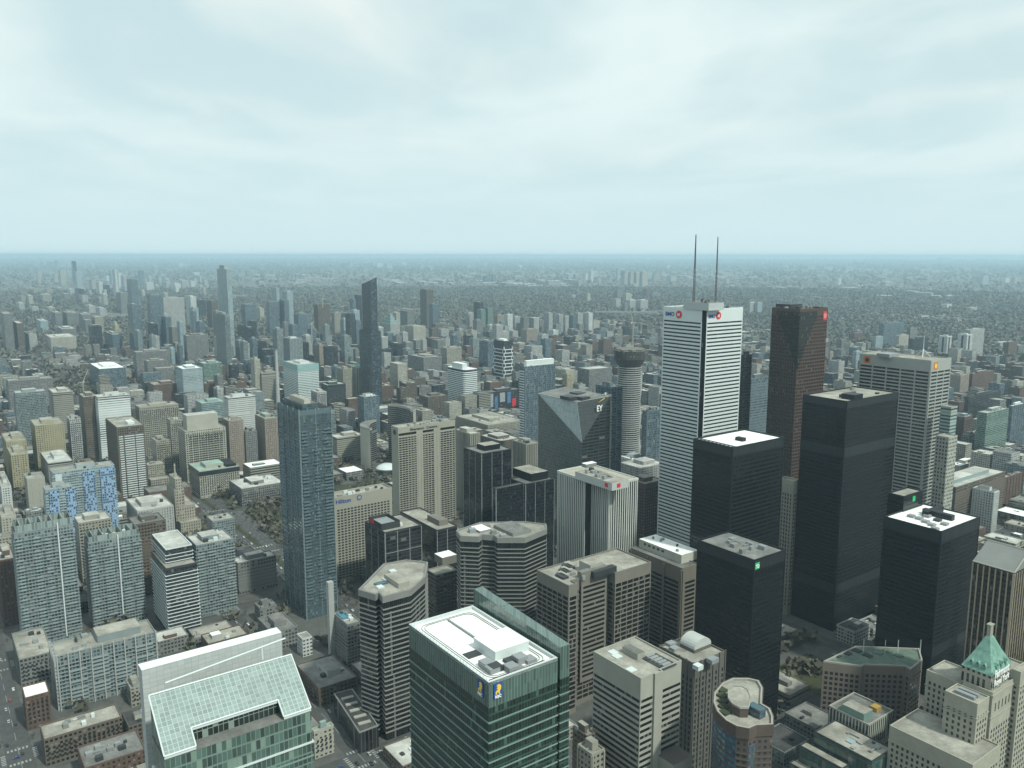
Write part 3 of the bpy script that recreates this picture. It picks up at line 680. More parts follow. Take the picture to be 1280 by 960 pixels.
mb = MB(); p = np.array([*(at_d(1154, 440, math.hypot(*f[0]) + 45)[:2] - b.o), H]); 
for k in range(3): a = k * 2.1; mb.tube(p + [9 * math.cos(a), 9 * math.sin(a), 0], p + [0, 0, 9], .6, .5, 5)
mb.tube(p + [0, 0, 9], p + [0, 0, 26], .45, .2, 5); b.add('tripod_mast', mb, WHITE)
f2, H2 = rect(1170, 1186, 1197, 548, D=905); b2 = Bd('stone_tower', 'narrow pale stone slab tucked against the pale steel banded tower', f2, H2); b2.wall(facade('pale_punched', (.42, .42, .36), (.03, .035, .04), 3, 3.8, .5, .5, .1)); b2.roof(ROOFB, CONC)
f2, H2 = rect(1176, 1189, 1197, 510, D=1020); b2 = Bd('glass_slab', 'narrow teal banded slab behind the pale steel banded tower', f2, H2); b2.wall(facade('teal_bands', (.36, .42, .38), (.05, .10, .10), 30, 3.8, 2, .5, .1)); b2.roof(ROOFB, CONC)
f2, H2 = rect(974, 992, 1000, 604, D=830); b2 = Bd('stone_tower', 'old grey stone bank tower glimpsed between two black towers', f2, H2); b2.wall(STONE); b2.windows(WINDOW, fl(10, H2 - 8, 4), 2.6, 3.2, 1.3, .06, (3, 0), limit=60); b2.roof(ROOFB, STONE, 2, 1); b2.piers('pier', STONE, 3.2, .8, .5, 0, H2 - 3, (3, 0))

# ================================================================== faceted glass tower
f, H = rect(673, 728, 763, 503, H=188)
b = Bd('faceted_tower', 'faceted grey glass tower with a folded triangle face and white letters', f, H, ref='the faceted glass tower')
FG = facade('grey_glass_grid', (.10, .125, .13), (.060, .080, .086), 1.5, 3.9, .90, .88, .03, .35, .10, .35, 2.0, blindc=(.06, .08, .085))  # left face: reflection put into a lighter glass colour
FD = facade('dark_glass_rows', (.055, .062, .062), (.012, .015, .016), 9, 3.9, .92, .62, .05, .4, .10, .35, 1.8)
FT = facade('sky_pale_triangle_glass', (.40, .46, .465), (.34, .40, .41), 1.5, 3.9, .90, .92, 0, .18, .08, .3, 2.4)  # pale glass colour paints in the sky reflected by the tilted facet
q = b.f; zc = at_d(727, 553, math.hypot(*f[0]))[2]
A = (*q[3], H - 1); Bp = q[0] + (q[1] - q[0]) * .06 + (q[3] - q[0]) * .16; Bn = (*Bp, H - 2); Cc = (*q[0], zc); Rt = (*q[1], H + 3); Fa = (*q[2], H + 3)
def uvs(pts, e): return [((p[0] * e[0] + p[1] * e[1]), p[2]) for p in pts]
eL = (q[3] - q[0]) / np.linalg.norm(q[3] - q[0]); eR = (q[1] - q[0]) / np.linalg.norm(q[1] - q[0])
mb = MB()
T = [A, Cc, Bn]; mb.face(T, uvs(T, -eL), 2)
T = [(*q[3], 0), (*q[0], 0), Cc, A]; mb.face(T, uvs(T, -eL), 0)
T = [(*q[0], 0), (*q[1], 0), Rt, Cc]; mb.face(T, uvs(T, eR), 1); T = [Cc, Rt, Bn]; mb.face(T, uvs(T, eR), 1)
T = [(*q[1], 0), (*q[2], 0), Fa, Rt]; mb.face(T, uvs(T, eL), 1); T = [(*q[2], 0), (*q[3], 0), A, Fa]; mb.face(T, uvs(T, eR), 0)
b.add('wall', mb, [FG, FD, FT])
mb = MB(); mb.face([A, Bn, Rt, Fa]); b.add('roof', mb, ROOFG)
mb = MB()
for u, w in ((A, Bn), (Bn, Rt), (Rt, Fa), (Fa, A), (A, Cc), (Bn, Cc)): mb.tube(u, w, .5, .5, 4)
b.add('edge_trim', mb, GREYM)
b.sign('EY', 0, np.linalg.norm(q[1] - q[0]) * .50, H - 13, 10, SIGNW, d=.5, sx=.8)
mb = MB(); l = np.linalg.norm(q[1] - q[0]); p = q[0] + eR * l * .52 + np.array([eR[1], -eR[0]]) * .5
pts = [(p, H - 3.2), (p + eR * 11, H + .8), (p + eR * 11, H + 2.2)]; mb.face([(*a, z) for a, z in pts]); b.add('beam_emblem', mb, SIGNY)
for (xa, xc2, xr, yy) in ((700, 712, 722, 497), (712, 722, 733, 492), (722, 728, 738, 497)):
    f2, _ = rect(xa, xc2, xr, yy, H=H + 3); b.box('roof_unit', b.loc(f2), H - 1, H + 3, DARKM)

# ================================================================== white ribbed tower
f, H = path(697.5, 589, [('L', 732), ('R', 740), ('L', 762), ('R', 797)], D=770)
f = f + [f[-1] + DL[:2] * np.dot(f[0] - f[-1], DL[:2])]
b = Bd('ribbed_tower', 'white ribbed tower with vertical fins, pale penthouse and red signs', f, H, ref='the white ribbed tower')
b.wall(BG); WF = plain('white_fin', (.60, .60, .55), .6, .08)
b.piers('fin', WF, 2.75, 1.1, .6, 0, H - .2, (0, 2, 3)); b.plate('dark_slot', 1, 0, 3, 0, H - 2, BW, .2)
mb = MB(); mb.ring(b.f, .65, H - 1.3, H + .8); b.add('cornice', mb, WF); b.roof(plain('tan_roof', (.44, .40, .33), .9, .15), WF, .9, .7)
f2, _ = rect(719, 765, 786, 604, H=H + 7); g = b.loc(f2); b.box('penthouse', g, H, H + 7, plain('pale_grey_panel', (.50, .51, .48), .6, .06), ROOFB)
f2, _ = rect(727, 733, 746, 580, H=H + 11); b.box('plant_room', b.loc(f2), H + 7, H + 10.5, CONG, ROOFW)
b.units(8, GREYM, f=g, z=H + 7, seed=6, lo=1.5, hi=4)
for edge in (3, 0): b.plate('red_sign', edge, 6 if edge == 0 else np.linalg.norm(g[3] - g[0]) - 9, 10 if edge == 0 else np.linalg.norm(g[3] - g[0]) - 5, H + 2, H + 5.5, SIGNR, .3, f=g)

# ================================================================== brown stone block under a white penthouse
f, H = rect(788, 853, 873, 712, D=690)
b = Bd('stone_office', 'brown stone office block under a long white-roofed penthouse', f, H, ref='the block with the long white penthouse')
BS = plain('brown_stone', (.20, .175, .14), .8, .15); b.wall(BS); b.rows('window_band', BG, fl(6, H - 9, 3.9), 2.2, .06, 4, edges=(0, 3)); b.roof(ROOFG, BS, 1, .8)
b.piers('pilaster', BS, 21, 2.0, 1.0, 0, H - 1, (3, 0))
f2, _ = rect(799, 852, 873, 694, H=H + 8); g = b.loc(f2); b.box('penthouse', g, H, H + 8, plain('warm_white_panel', (.55, .52, .45), .7, .12), ROOFW)
for k in range(5): b.plate('louvre', 3, 6 + k * 5.5, 9 + k * 5.5, H + 4, H + 6, DARKM, .1, f=g)
b.units(5, GREYM, f=g, z=H + 8, seed=16, lo=1, hi=2.5)

# ================================================================== black twin blocks
f, H = rect(579, 602, 640, 568, D=890)
b = Bd('black_block', 'glossy black office block with a dark roof box and thin pale seams', f, H, ref='the glossy black block')
BKG = facade('black_mirror', (.02, .024, .028), (.010, .013, .016), 1.6, 3.9, .9, .8, .04, .7, .08, .3, 1.7, blindc=(.04, .05, .055)); b.wall(BKG); b.roof(ROOFG, DARKM, 1, .8)
b.piers('pale_seam', GREYM, 12, .5, .25, 0, H, (0, 3)); f2, _ = rect(596, 606, 625, 559, D=905); b.box('penthouse', b.loc(f2), H, H + 6, BLACK, ROOFB)
f, H = rect(616, 620, 655, 612, D=860); b = Bd('black_block', 'lower black glass wing stepping down between the glossy black blocks', f, H); b.wall(BKG); b.roof(ROOFG, DARKM, 1, .8); b.piers('pale_seam', GREYM, 30, .6, .25, 0, H, (0, 3))
f, H = rect(638, 657, 693, 606, D=880); b = Bd('black_block', 'black glass block with a square black penthouse, beside the white ribbed tower', f, H, ref='the black block with square penthouse'); b.wall(BKG); b.roof(ROOFG, DARKM, 1, .8)
b.piers('pale_seam', GREYM, 12, .5, .25, 0, H, (0, 3)); f2, _ = rect(641, 664, 685, 596, D=892); b.box('penthouse', b.loc(f2), H, H + 9, BLACK, ROOFB)

# ================================================================== two hotels with lettering
f, H = rect(489, 497.5, 569, 536, H=140)
b = Bd('slab_hotel', 'tall beige slab hotel with dark window rows and lettering on its brow', f, H, ref='the tall slab hotel')
HC = plain('beige_concrete', (.37, .35, .29), .85, .08); b.wall(HC); b.roof(ROOFB, HC, 1.3, .8)
zs = fl(8, H - 11, 2.95); l = np.linalg.norm(f[1] - f[0])
for u0, u1 in ((.01, .31), (.42, .61), (.73, .99)):
    g = [b.f[0] + (b.f[1] - b.f[0]) * u0, b.f[0] + (b.f[1] - b.f[0]) * u1]
    mb = MB(); w = np.linalg.norm(g[1] - g[0]); k = max(2, round(w / 4.4))
    for j in range(k): mb.strip(g[0], g[1], (j + .08) * w / k, (j + .92) * w / k, 0, 1.75, .08)
    me = mb.mesh('glazing_row', BG)
    for z in zs:
        if u0 > .7 and 55 < z < H - 40 and False: continue
        obj('glazing_row', me, b.root, (0, 0, z))
    b.plate('attic_window_band', 0, l * u0, l * u1, H - 9.5, H - 6.5, BG, .1)
b.piers('rib', HC, l / 18, .5, .45, 8, H - 10, (0,)); b.sign('Sheraton  Centre', 0, l * .2, H - 4.6, 4.2, SIGNK, sx=1.35); b.disc('round_emblem', 3, np.linalg.norm(f[3] - f[0]) * .5, H - 6, 3.4, SIGNK, .3); b.units(9, GREYM, seed=21)
f, H = rect(415, 417, 490, 624, D=880)
f = [f[0], f[1], f[1] + DL[:2] * 22, f[0] + DL[:2] * 22]
b = Bd('grid_hotel', 'beige hotel with a square window grid and blue lettering on its brow', f, H, ref='the grid-windowed hotel')
b.wall(HC); b.roof(ROOFB, HC, 1.4, .8); l = np.linalg.norm(f[1] - f[0])
zs = fl(6, H - 10, 3.05); b.windows(WINDOW, zs, 1.75, 4.0, 2.7, .08, (0,), limit=100, margin=3)
b.sign('Hilton', 0, 2, H - 6, 6.4, SIGNB, sx=1.1); b.disc('round_emblem', 0, 30, H - 3.2, 3.0, SIGNB, .3); b.disc('emblem_ring', 0, 30, H - 3.2, 2.0, HC, .36); b.units(8, WHITE, seed=31, lo=2, hi=5)

# ================================================================== slender blue-green glass tower
f, H = rect(347, 374, 414, 520, H=205)
b = Bd('slender_tower', 'slender blue-green glass tower with balconies and a glass crown', f, H, ref='the slender blue-green tower')
SG = facade('teal_glass', (.085, .115, .125), (.050, .082, .098), 1.9, 3.3, .84, .80, .10, .45, .08, .4, 2.2, blindc=(.13, .18, .19)); b.wall(SG); b.roof(ROOFB, GREYM, 1, .5)  # glass colour raised with cyan to stand in for sky reflection
b.rings('balcony_slab', plain('slab_grey', (.12, .145, .15), .6, .1), fl(14, H - 3, 3.3), .45, .45)
rb = MB()
BAL = plain('balcony_glass', (.13, .175, .19), .2, .15, .4)
for (edge, u0, u1) in ((3, .05, .30), (0, .03, .22), (0, .72, .97), (0, .42, .56)):
    p, q2 = b.f[edge], b.f[(edge + 1) % 4]; l = np.linalg.norm(q2 - p); mb = MB(); mb.strip(p, q2, l * u0, l * u1, .3, 1.5, 1.3); me = mb.mesh('balcony', BAL)
    for k, z in enumerate(fl(20, H - 12, 3.3)):
        if rnd.random() < .72: obj('balcony', me, b.root, (0, 0, z))
b.piers('mullion', plain('pale_teal', (.22, .275, .285), .4, 0), 16, .35, .6, 0, H + 6, (0, 3))
mb = MB(); g = inset(b.f, -.1); mb.ring(g, .15, H, H + 5); b.add('crown_glass', mb, BAL)
f2, _ = rect(355, 378, 397, 506, D=math.hypot(*f[0]) + 6); b.box('setback_tier', b.loc(f2), H, H + 10, SG, ROOFG)
f2, _ = rect(362, 380, 388, 497, D=math.hypot(*f[0]) + 8); b.box('penthouse', b.loc(f2), H + 10, H + 14, plain('cream_panel', (.5, .47, .38), .7, .1), ROOFB)

# ================================================================== dark office pair with a red sign
f, H = rect(456, 481, 527, 667, D=800)
b = Bd('dark_office', 'charcoal glass office block with a red sign on its rooftop screen', f, H, ref='the charcoal block with the red sign')
CG = facade('charcoal_glass', (.055, .058, .06), (.018, .020, .022), 6, 3.9, .97, .82, .03, .4, .10, .4, 1.7); b.wall(CG); b.roof(ROOFB, DARKM, 1.2, .8)
b.piers('pale_seam', GREYM, 15, .7, .3, 0, H, (0, 3)); b.rows('pale_band', GREYM, fl(14, H - 4, 15.6), .6, .3, edges=(0,))
f2, _ = rect(461, 477, 500, 655, H=H + 7); g = b.loc(f2); b.wall(DARKM, H, H + 7, f=g, name='roof_screen'); b.plate('red_sign', 3, 2, 12, H + 1.5, H + 6, SIGNR, .3, f=g); b.box('plant_room', inset(g, -1), H, H + 4, GREYM)
b.units(4, WHITE, seed=41)
f, H = rect(500, 546, 572, 664, D=835)
b = Bd('dark_office', 'wider charcoal block with a brown square penthouse, behind the red-signed one', f, H); b.wall(CG); b.roof(ROOFB, DARKM, 1.2, .8); b.piers('pale_seam', GREYM, 12, .7, .3, 0, H, (0,)); f2, _ = rect(534, 549, 560, 651, H=H + 6); b.box('penthouse', b.loc(f2), H, H + 6, plain('brown_panel', (.22, .2, .17), .8, .1))
f, H = rect(533, 545, 571, 720, D=740); b = Bd('brown_office', 'low brown stepped block wedged beside the striped hexagonal tower', f, H); b.wall(facade('brown_band_wall', (.115, .10, .085), (.012, .013, .013), 4, 3.8, .9, .45, .05)); b.roof(ROOFB, GB, 1, .8)
f2, _ = rect(543, 553, 571, 706, D=765); b.box('setback_tier', b.loc(f2), H, H + 8, GB, ROOFW)

# ================================================================== grand railway hotel with a copper roof
HT = facade('limestone_windows', (.46, .425, .335), (.028, .028, .026), 3.1, 3.9, .42, .55, .12, .5, .3, .85, 1.5, wn=.12)
LS = plain('limestone', (.41, .385, .31), .85, .14, .15)
f, H = rect(1204, 1241, 1292, 868, D=560)
b = Bd('grand_hotel', 'pale limestone grand hotel with steep green copper roof and white sign', f, H, cat='hotel', ref='the copper-roofed grand hotel')
b.wall(LS); b.roof(ROOFB, LS, 1.2, .8)
def hw(f, z1, edges=(3, 0), lim=0):
    pass
b.windows(WINDOW, fl(10, H - 20, 3.7), 2.2, 3.3, 1.35, .07, (0, 3), limit=60, margin=1.5)
b.windows(WINDOW, [H - 13], 5.5, 4.6, 1.2, .07, (0,), limit=20, margin=3)
mb = MB(); mb.ring(b.f, .45, H - 17, H - 16.2); b.add('string_course', mb, STONE); mb = MB(); mb.ring(b.f, .6, H - 2, H - .8); b.add('cornice', mb, STONE)
wings = [((1158, 1180, 1207, 0, 0), 0)]
def wing(name, xl, xc, xr, yt, D, win=True, mt=LS, lim=100, rm=ROOFB, z_lo=0, pitch=3.9):
    f2, hz = rect(xl, xc, xr, yt, D=D); g = b.loc(f2); b.wall(mt, z_lo, hz, f=g, name=name); b.roof(rm, mt, 1, .7, f=g, z=hz, name=name + '_roof')
    if win: 
        FOOT.append(f2)
        pre = len(C.objects); b.windows(WINDOW, fl(max(6, z_lo), hz - 4, pitch), 2.1, 3.3, 1.4, .07, (3, 0), limit=lim, f=g, margin=1.2)
    mb = MB(); mb.ring(g, .4, hz - 9.5, hz - 8.8); b.add('string_course', mb, STONE); return g, hz
g1, h1 = wing('hotel_wing', 1158, 1200, 1222, 856, 572, lim=20)
g2, h2 = wing('hotel_tier', 1181, 1222, 1237, 882, 545, lim=15)
for k in range(2): b.box('duct', sub(g2, .25 + .3 * k, .45 + .3 * k, .2, .8), h2, h2 + 2, GREYM)
g3, h3 = wing('hotel_range', 1112, 1216, 1250, 958, 520, lim=5)
g4, h4 = wing('hotel_wing', 1268, 1276, 1330, 842, 585, lim=0)
fr, _ = rect(1203, 1239, 1264, 845, D=563); g = b.loc(fr); zb = at_d(1239, 845, 563)[2]
b.box('lantern_storey', g, H, zb, facade('dormer_wall', (.40, .37, .29), (.03, .03, .03), 3.2, 8, .5, .75, .05), ROOFG)
za = at_d(1239, 800, 572)[2]; cen = sum(g) / 4; mb = MB(); t = [cen + (p - cen) * .16 for p in g]; base = inset(g, .6)
m_ = [cen + (p - cen) * .52 for p in g]; zm = zb + (za - zb) * .55
for lo_, zl, hi_, zh in ((base, zb, m_, zm), (m_, zm, t, za)):
    for i in range(4): j = (i + 1) % 4; mb.face([(*lo_[i], zl), (*lo_[j], zl), (*hi_[j], zh), (*hi_[i], zh)])
mb.cap(t, za); cr_ = b.add('copper_roof', mb, COPPER)
mb = MB(); mb.prism(inset(t, -.3), za - 4, za + 7); mb.prism(inset(t, .15), za + 7, za + 7.8); b.add('chimney', mb, STONE, cr_)
for i in (3, 0):
    for k in (.25, .5, .75):
        p = base[i] + (base[(i + 1) % 4] - base[i]) * k; pc = p + (cen - p) * .16; e_ = (base[(i + 1) % 4] - base[i]); e_ = e_ / np.linalg.norm(e_); n_ = np.array([e_[1], -e_[0]])
        mb = MB(); a0 = [pc - e_ * .9 - n_ * 2.5, pc - e_ * .9 + n_ * 1, pc + e_ * .9 + n_ * 1, pc + e_ * .9 - n_ * 2.5]; a0 = ccw(a0); mb.prism(a0, zb + .5, zb + 4.2, top=False)
        apex = [pc + n_ * 1, pc - n_ * 2.5]; mb.face([(*(pc - e_ * 1.1 + n_ * 1.1), zb + 4.1), (*(pc + n_ * 1.1), zb + 5.8), (*(pc - n_ * 2.5), zb + 5.8), (*(pc - e_ * 1.1 - n_ * 2.5), zb + 4.1)]); mb.face([(*(pc + e_ * 1.1 + n_ * 1.1), zb + 4.1), (*(pc + e_ * 1.1 - n_ * 2.5), zb + 4.1), (*(pc - n_ * 2.5), zb + 5.8), (*(pc + n_ * 1.1), zb + 5.8)])
        b.add('dormer', mb, COPPER, cr_)
lr = np.linalg.norm(g[1] - g[0]); sx_ = lr / 26; b.sign('Fairmont', 0, .6, zb - .8, 7.0, SIGNW, d=1.5, f=base, sx=.72 * sx_); b.sign('Royal York', 0, .6, zb - 6.2, 5.6, SIGNW, d=1.5, f=base, sx=.76 * sx_)

# ================================================================== brown precast block with a glass roof
g = [at_h(x, y, 50)[:2] for x, y in ((1029, 828), (1077, 834), (1080, 832), (1132, 834), (1138, 838), (1153, 826), (1149, 812), (1069, 809))]
b = Bd('precast_block', 'pinkish brown office block with square windows and greenish glass roof', g, 50, ref='the pinkish brown block')
PB = plain('pink_precast', (.235, .19, .16), .8, .1); b.wall(PB); b.windows(WINDOW, fl(4, 46, 4.1), 2.3, 3.9, 2.3, .08, (0, 2, 3, 4, 5), limit=100, margin=.8)
b.roof(plain('green_glass_roof', (.16, .21, .17), .3, .4, .25), CONC, 1.2, 1)
for k in range(7):
    x0 = 1045 + 13 * k; f2, _ = rect(x0 - 7, x0 + 3, x0 + 6, 822 - (k % 3) * 3, H=50.6); b.box('roof_panel', b.loc(f2), 50, 50.7, DARKM if k < 4 else plain('green_glass_roof', 0))
for (x, y) in ((1079, 800), (1106, 808), (1122, 800), (1150, 808)):
    mb = MB(); p = at_h(x, 815, 50)[:2] - b.o; mb.tube((*p, 50), (*p, 60), .35, .25, 6); b.add('flue', mb, WHITE)

# teal stepped glass block and white grid block
TG = facade('dull_teal_glass', (.085, .13, .115), (.040, .085, .075), 2.6, 8, .95, .9, .08, .4, .12, .4, 1.9)
f, H = rect(1018, 1090, 1116, 953, H=42)
b = Bd('stepped_block', 'stepped dull-teal glass block with beige terraces and skylights', f, H, ref='the stepped teal block'); b.wall(TG); b.roof(ROOFB, DARKM, .8, .6)
for (xl, xc2, xr, yt, hz) in ((999, 1053, 1062, 962, 33), (986, 1040, 1062, 985, 22)):
    f2, hz = rect(xl, xc2, xr, yt, H=hz); g = b.loc(f2); b.wall(TG, 0, hz, f=g, name='stepped_tier'); b.roof(ROOFB, DARKM, .8, .6, f=g, z=hz, name='terrace'); FOOT.append(f2)
b.units(6, GREYM, seed=50, lo=1.5, hi=4, hh=(.4, 1.5)); b.box('skylight', sub(b.f, .3, .55, .45, .56), H, H + .7, plain('skylight_pane', (.35, .42, .44), .2, .1))
f, H = rect(1036, 1086, 1117, 908, H=48)
b = Bd('office_block', 'white-gridded block with a teal penthouse and an orange roof crate', f, H); b.wall(facade('white_grid_glass', (.50, .50, .44), (.03, .04, .04), 2.4, 30, .6, .86, .05)); b.roof(ROOFG, CONC, 1.2, .8)
f2, _ = rect(1053, 1080, 1091, 893, H=H + 6); b.box('penthouse', b.loc(f2), H, H + 6, plain('teal_panel', (.20, .30, .26), .5, .1), ROOFB); f2, _ = rect(1091, 1096, 1102, 886, H=H + 3); b.box('roof_crate', b.loc(f2), H, H + 3, plain('crate_orange', (.42, .26, .06), .7, .2))

# brown-gold tower and grey slab at the far right
f, H = rect(1216, 1268, 1300, 716, D=615)
b = Bd('bronze_tower', 'bronze office tower with pale vertical ribs and a pitched grey roof', f, H, ref='the ribbed bronze tower'); b.wall(facade('bronze_glass', (.06, .05, .04), (.022, .018, .014), 1.7, 3.8, .85, .7, .05)); b.piers('rib', plain('buff_stone', (.38, .31, .23), .8, .1), 3.6, .8, .6, 0, H - 1, (3, 0))
mb = MB(); q = b.f; zr = H + 11; r0 = q[3] + (q[2] - q[3]) * .5; r1 = q[0] + (q[1] - q[0]) * .5
mb.face([(*q[3], H), (*q[0], H), (*r1, zr), (*r0, zr)]); mb.face([(*q[1], H), (*q[2], H), (*r0, zr), (*r1, zr)]); mb.face([(*q[0], H), (*q[1], H), (*r1, zr)]); mb.face([(*q[2], H), (*q[3], H), (*r0, zr)])
b.add('roof', mb, CONG); mb = MB(); mb.tube((*r1, zr), (*r0, zr), .6, .6, 5); mb.tube((*q[0], H), (*r1, zr), .6, .6, 5); mb.tube((*q[3], H), (*q[0], H), .6, .6, 5); b.add('roof_edge', mb, CONC)
f, H = rect(1225, 1270, 1274, 692, D=735); b = Bd('flat_block', 'low beige flat-roofed block behind the ribbed bronze tower', f, H); b.wall(facade('beige_row', (.34, .33, .27), (.03, .03, .03), 3, 4, .6, .35, .1)); b.roof(ROOFB, CONC, 1.2, .8)

# ================================================================== city hall: two curved towers and a saucer
def curved(name, label, c, r, a0, a1, th, H, outm, inm, ref=None):
    A = [np.array([c[0] + r * math.cos(a), c[1] + r * math.sin(a)]) for a in np.linspace(R(a0), R(a1), 15)]
    B2 = [np.array([c[0] + (r - th * math.sin(math.pi * (k + 1.5) / 17)) * math.cos(a), c[1] + (r - th * math.sin(math.pi * (k + 1.5) / 17)) * math.sin(a)]) for k, a in enumerate(np.linspace(R(a0), R(a1), 15))]
    b = Bd(name, label, A + B2[::-1], H, ref=ref); n = len(A)
    mb = MB(); u = 0; F_ = A + B2[::-1]; F_ = [p - b.o for p in F_]
    for i in range(len(F_)):
        u = mb.wall(F_[i], F_[(i + 1) % len(F_)], 0, H, u, 0 if i < n - 1 else 1)
    b.add('wall', mb, [outm, inm]); mb = MB(); mb.cap(F_, H); b.add('roof', mb, ROOFG)
    mb = MB(); mb.ring(b.f, .3, H - 2.5, H + 1.2); b.add('coping', mb, CONC); return b, F_, n
RIB = facade('ribbed_concrete', (.40, .385, .33), (.36, .35, .30), 5, 24, .97, .98, 0, .03, .8, .85, 1.4)
INW = facade('inner_ribbon_glass', (.20, .20, .19), (.020, .024, .026), 60, 3.6, 2, .62, .05, .4, .12, .7, 1.6)
cw = at_h(489, 583, 0)[:2]
cc_ = at_h(487, 584, 0)[:2]
b, F_, n = curved('curved_tower', 'blank curved concrete tower standing by the white saucer dome', cc_ + np.array([-2., 2.]), 46, 126, 240, 15, 74, RIB, INW, 'the blank curved tower')
b2, F_, n = curved('curved_tower', 'taller concave tower with dark curved window bands and pale edges', cc_ + np.array([-1., 6.]), 46, -18, 100, 15, 99, RIB, INW, 'the concave city hall tower')
c = at_h(484, 588, 6)[:2]; b = Bd('saucer_dome', 'white saucer-shaped council chamber between the curved towers', [c + 15 * np.array([math.cos(a), math.sin(a)]) for a in np.linspace(0, 2 * math.pi, 24, endpoint=False)], 14, cat='dome')
mb = MB(); prof = [(6, 0), (7, 6), (17, 9), (18, 11), (15, 14), (9, 16.5), (0, 17.3)]; c = c - b.o
for (r0, z0), (r1, z1) in zip(prof, prof[1:]):
    for k in range(24):
        a, a2 = k * math.pi / 12, (k + 1) * math.pi / 12; mb.face([(c[0] + r0 * math.cos(a), c[1] + r0 * math.sin(a), z0), (c[0] + r0 * math.cos(a2), c[1] + r0 * math.sin(a2), z0), (c[0] + r1 * math.cos(a2), c[1] + r1 * math.sin(a2), z1), (c[0] + r1 * math.cos(a), c[1] + r1 * math.sin(a), z1)])
b.add('shell', mb, WHITE)
# ================================================================== middle distance, measured one by one
ST_ = {}
def style(k, *a, **kw): ST_[k] = (a, kw)
style('cond', (.25, .285, .285), (.070, .105, .112), 2.6, 3.1, .70, .62, .22, .8, .12, .7, 1.9)  # cond, blue, pblu: lighter cyan glass colour carries painted sky reflection
style('blue', (.15, .195, .22), (.058, .090, .112), 2.2, 3.4, .86, .78, .14, .6, .10, .5, 2.0)
style('pblu', (.36, .42, .43), (.14, .20, .225), 2.4, 3.4, .80, .62, .2, .6, .10, .5, 2.0)
style('dark', (.055, .06, .065), (.014, .018, .022), 2.4, 3.7, .84, .72, .05, .5, .12, .5, 1.7)
style('teal', (.28, .345, .34), (.05, .10, .10), 2.4, 3.7, .9, .55, .1, .5, .10, .5, 1.9)
style('gren', (.22, .30, .26), (.05, .085, .07), 2.4, 3.5, .82, .66, .15, .6, .10, .5, 1.8)
style('beig', (.34, .32, .265), (.035, .035, .035), 3.2, 3.4, .55, .46, .15, .6, .25, .85, 1.5)
style('crea', (.42, .40, .335), (.045, .045, .04), 3.4, 3.4, .50, .42, .15, .6, .25, .85, 1.5)
style('yell', (.37, .33, .215), (.04, .035, .03), 3.4, 3.3, .5, .5, .12, .6, .25, .85, 1.5)
style('gray', (.22, .22, .21), (.035, .037, .037), 3.0, 3.5, .62, .50, .15, .6, .2, .85, 1.5)
style('lgry', (.42, .42, .40), (.05, .055, .055), 3.0, 3.3, .6, .5, .15, .6, .2, .8, 1.5)
style('whit', (.62, .63, .60), (.05, .06, .065), 3.2, 3.4, .6, .46, .12, .6, .2, .7, 1.5)
style('brwn', (.15, .125, .10), (.020, .020, .019), 3.0, 3.4, .62, .52, .08, .5, .2, .85, 1.5)
style('brik', (.145, .095, .075), (.03, .03, .03), 3.2, 3.5, .45, .48, .12, .6, .3, .9, 1.5)
style('pink', (.32, .265, .22), (.04, .04, .04), 3.2, 3.3, .5, .5, .12, .6, .3, .85, 1.5)
style('wban', (.60, .61, .58), (.022, .026, .03), 40, 3.7, 2, .48, .03, .4, .12, .6, 1.7)
style('bban', (.33, .315, .27), (.022, .023, .023), 40, 3.7, 2, .48, .03, .4, .15, .8, 1.6)
style('wrib', (.60, .60, .56), (.04, .045, .05), 2.6, 60, .5, 2, .0, .3, .15, .7, 1.6)
style('brib', (.37, .355, .30), (.03, .032, .033), 3.0, 60, .5, 2, .0, .3, .15, .8, 1.6)
style('blan', (.40, .385, .33), (.2, .19, .16), 9, 12, .06, .2, 0, .2, .6, .85, 1.4)
def fmat(k):
    a, kw = ST_[k]; return facade('facade_' + k, *a, **kw)
WORDS = dict(cond='pale green-grey balcony', blue='blue glass', pblu='pale blue glass', dark='dark glass', teal='teal glass', gren='greenish glass', beig='beige', crea='cream', yell='yellowish', gray='grey concrete',
    lgry='light grey', whit='white', brwn='dark brown', brik='red brick', pink='pinkish beige', wban='white banded', bban='beige banded', wrib='white ribbed', brib='beige ribbed', blan='blank beige')
WALLC = {k: plain('trim_' + k, ST_[k][0][0], .75, .12) for k in ST_}
ROOFS = {'w': ROOFW, 'b': ROOFB, 'g': ROOFG, 'd': ROOFD, 'l': roofmat('light_roof', (.50, .495, .46), .07, .3), 'r': roofmat('pale_green_roof', (.30, .40, .34), .06, .2)}
LABELS = set()
def relabel(words, x, y, D):
    """a label that names the thing by its look and by the landmark it stands next to"""
    c = sorted(REFS, key=lambda r: (abs(r[0] - x) + 1.6 * abs(r[1] - y)) * (1 + .5 * abs(math.log(max(r[3], 50) / D))))
    for r in c[:16]:
        dx = x - r[0]; far = D > r[3] * 1.12; near = D < r[3] * .88
        rel = ('beyond' if far else 'in front of' if near else 'beside')
        if abs(dx) > 7: rel2 = ('a little ' if abs(dx) < 30 else 'well ' if abs(dx) > 90 else '') + ('left of' if dx < 0 else 'right of')
        else: rel2 = 'directly ' + rel if rel != 'beside' else 'beside'
        for q in (rel2, (rel + ' and ' + rel2) if abs(dx) > 7 else rel2, ('just ' + rel) if abs(dx) < 60 else rel2):
            t = words + ' ' + q + ' ' + r[2]
            if t not in LABELS and len(t.split()) <= 16: LABELS.add(t); return t
    return None
SZ = lambda w, h: 'slim' if h > 3.2 * w else 'tall' if h > 60 else 'squat' if h < w * .8 else 'mid-height'
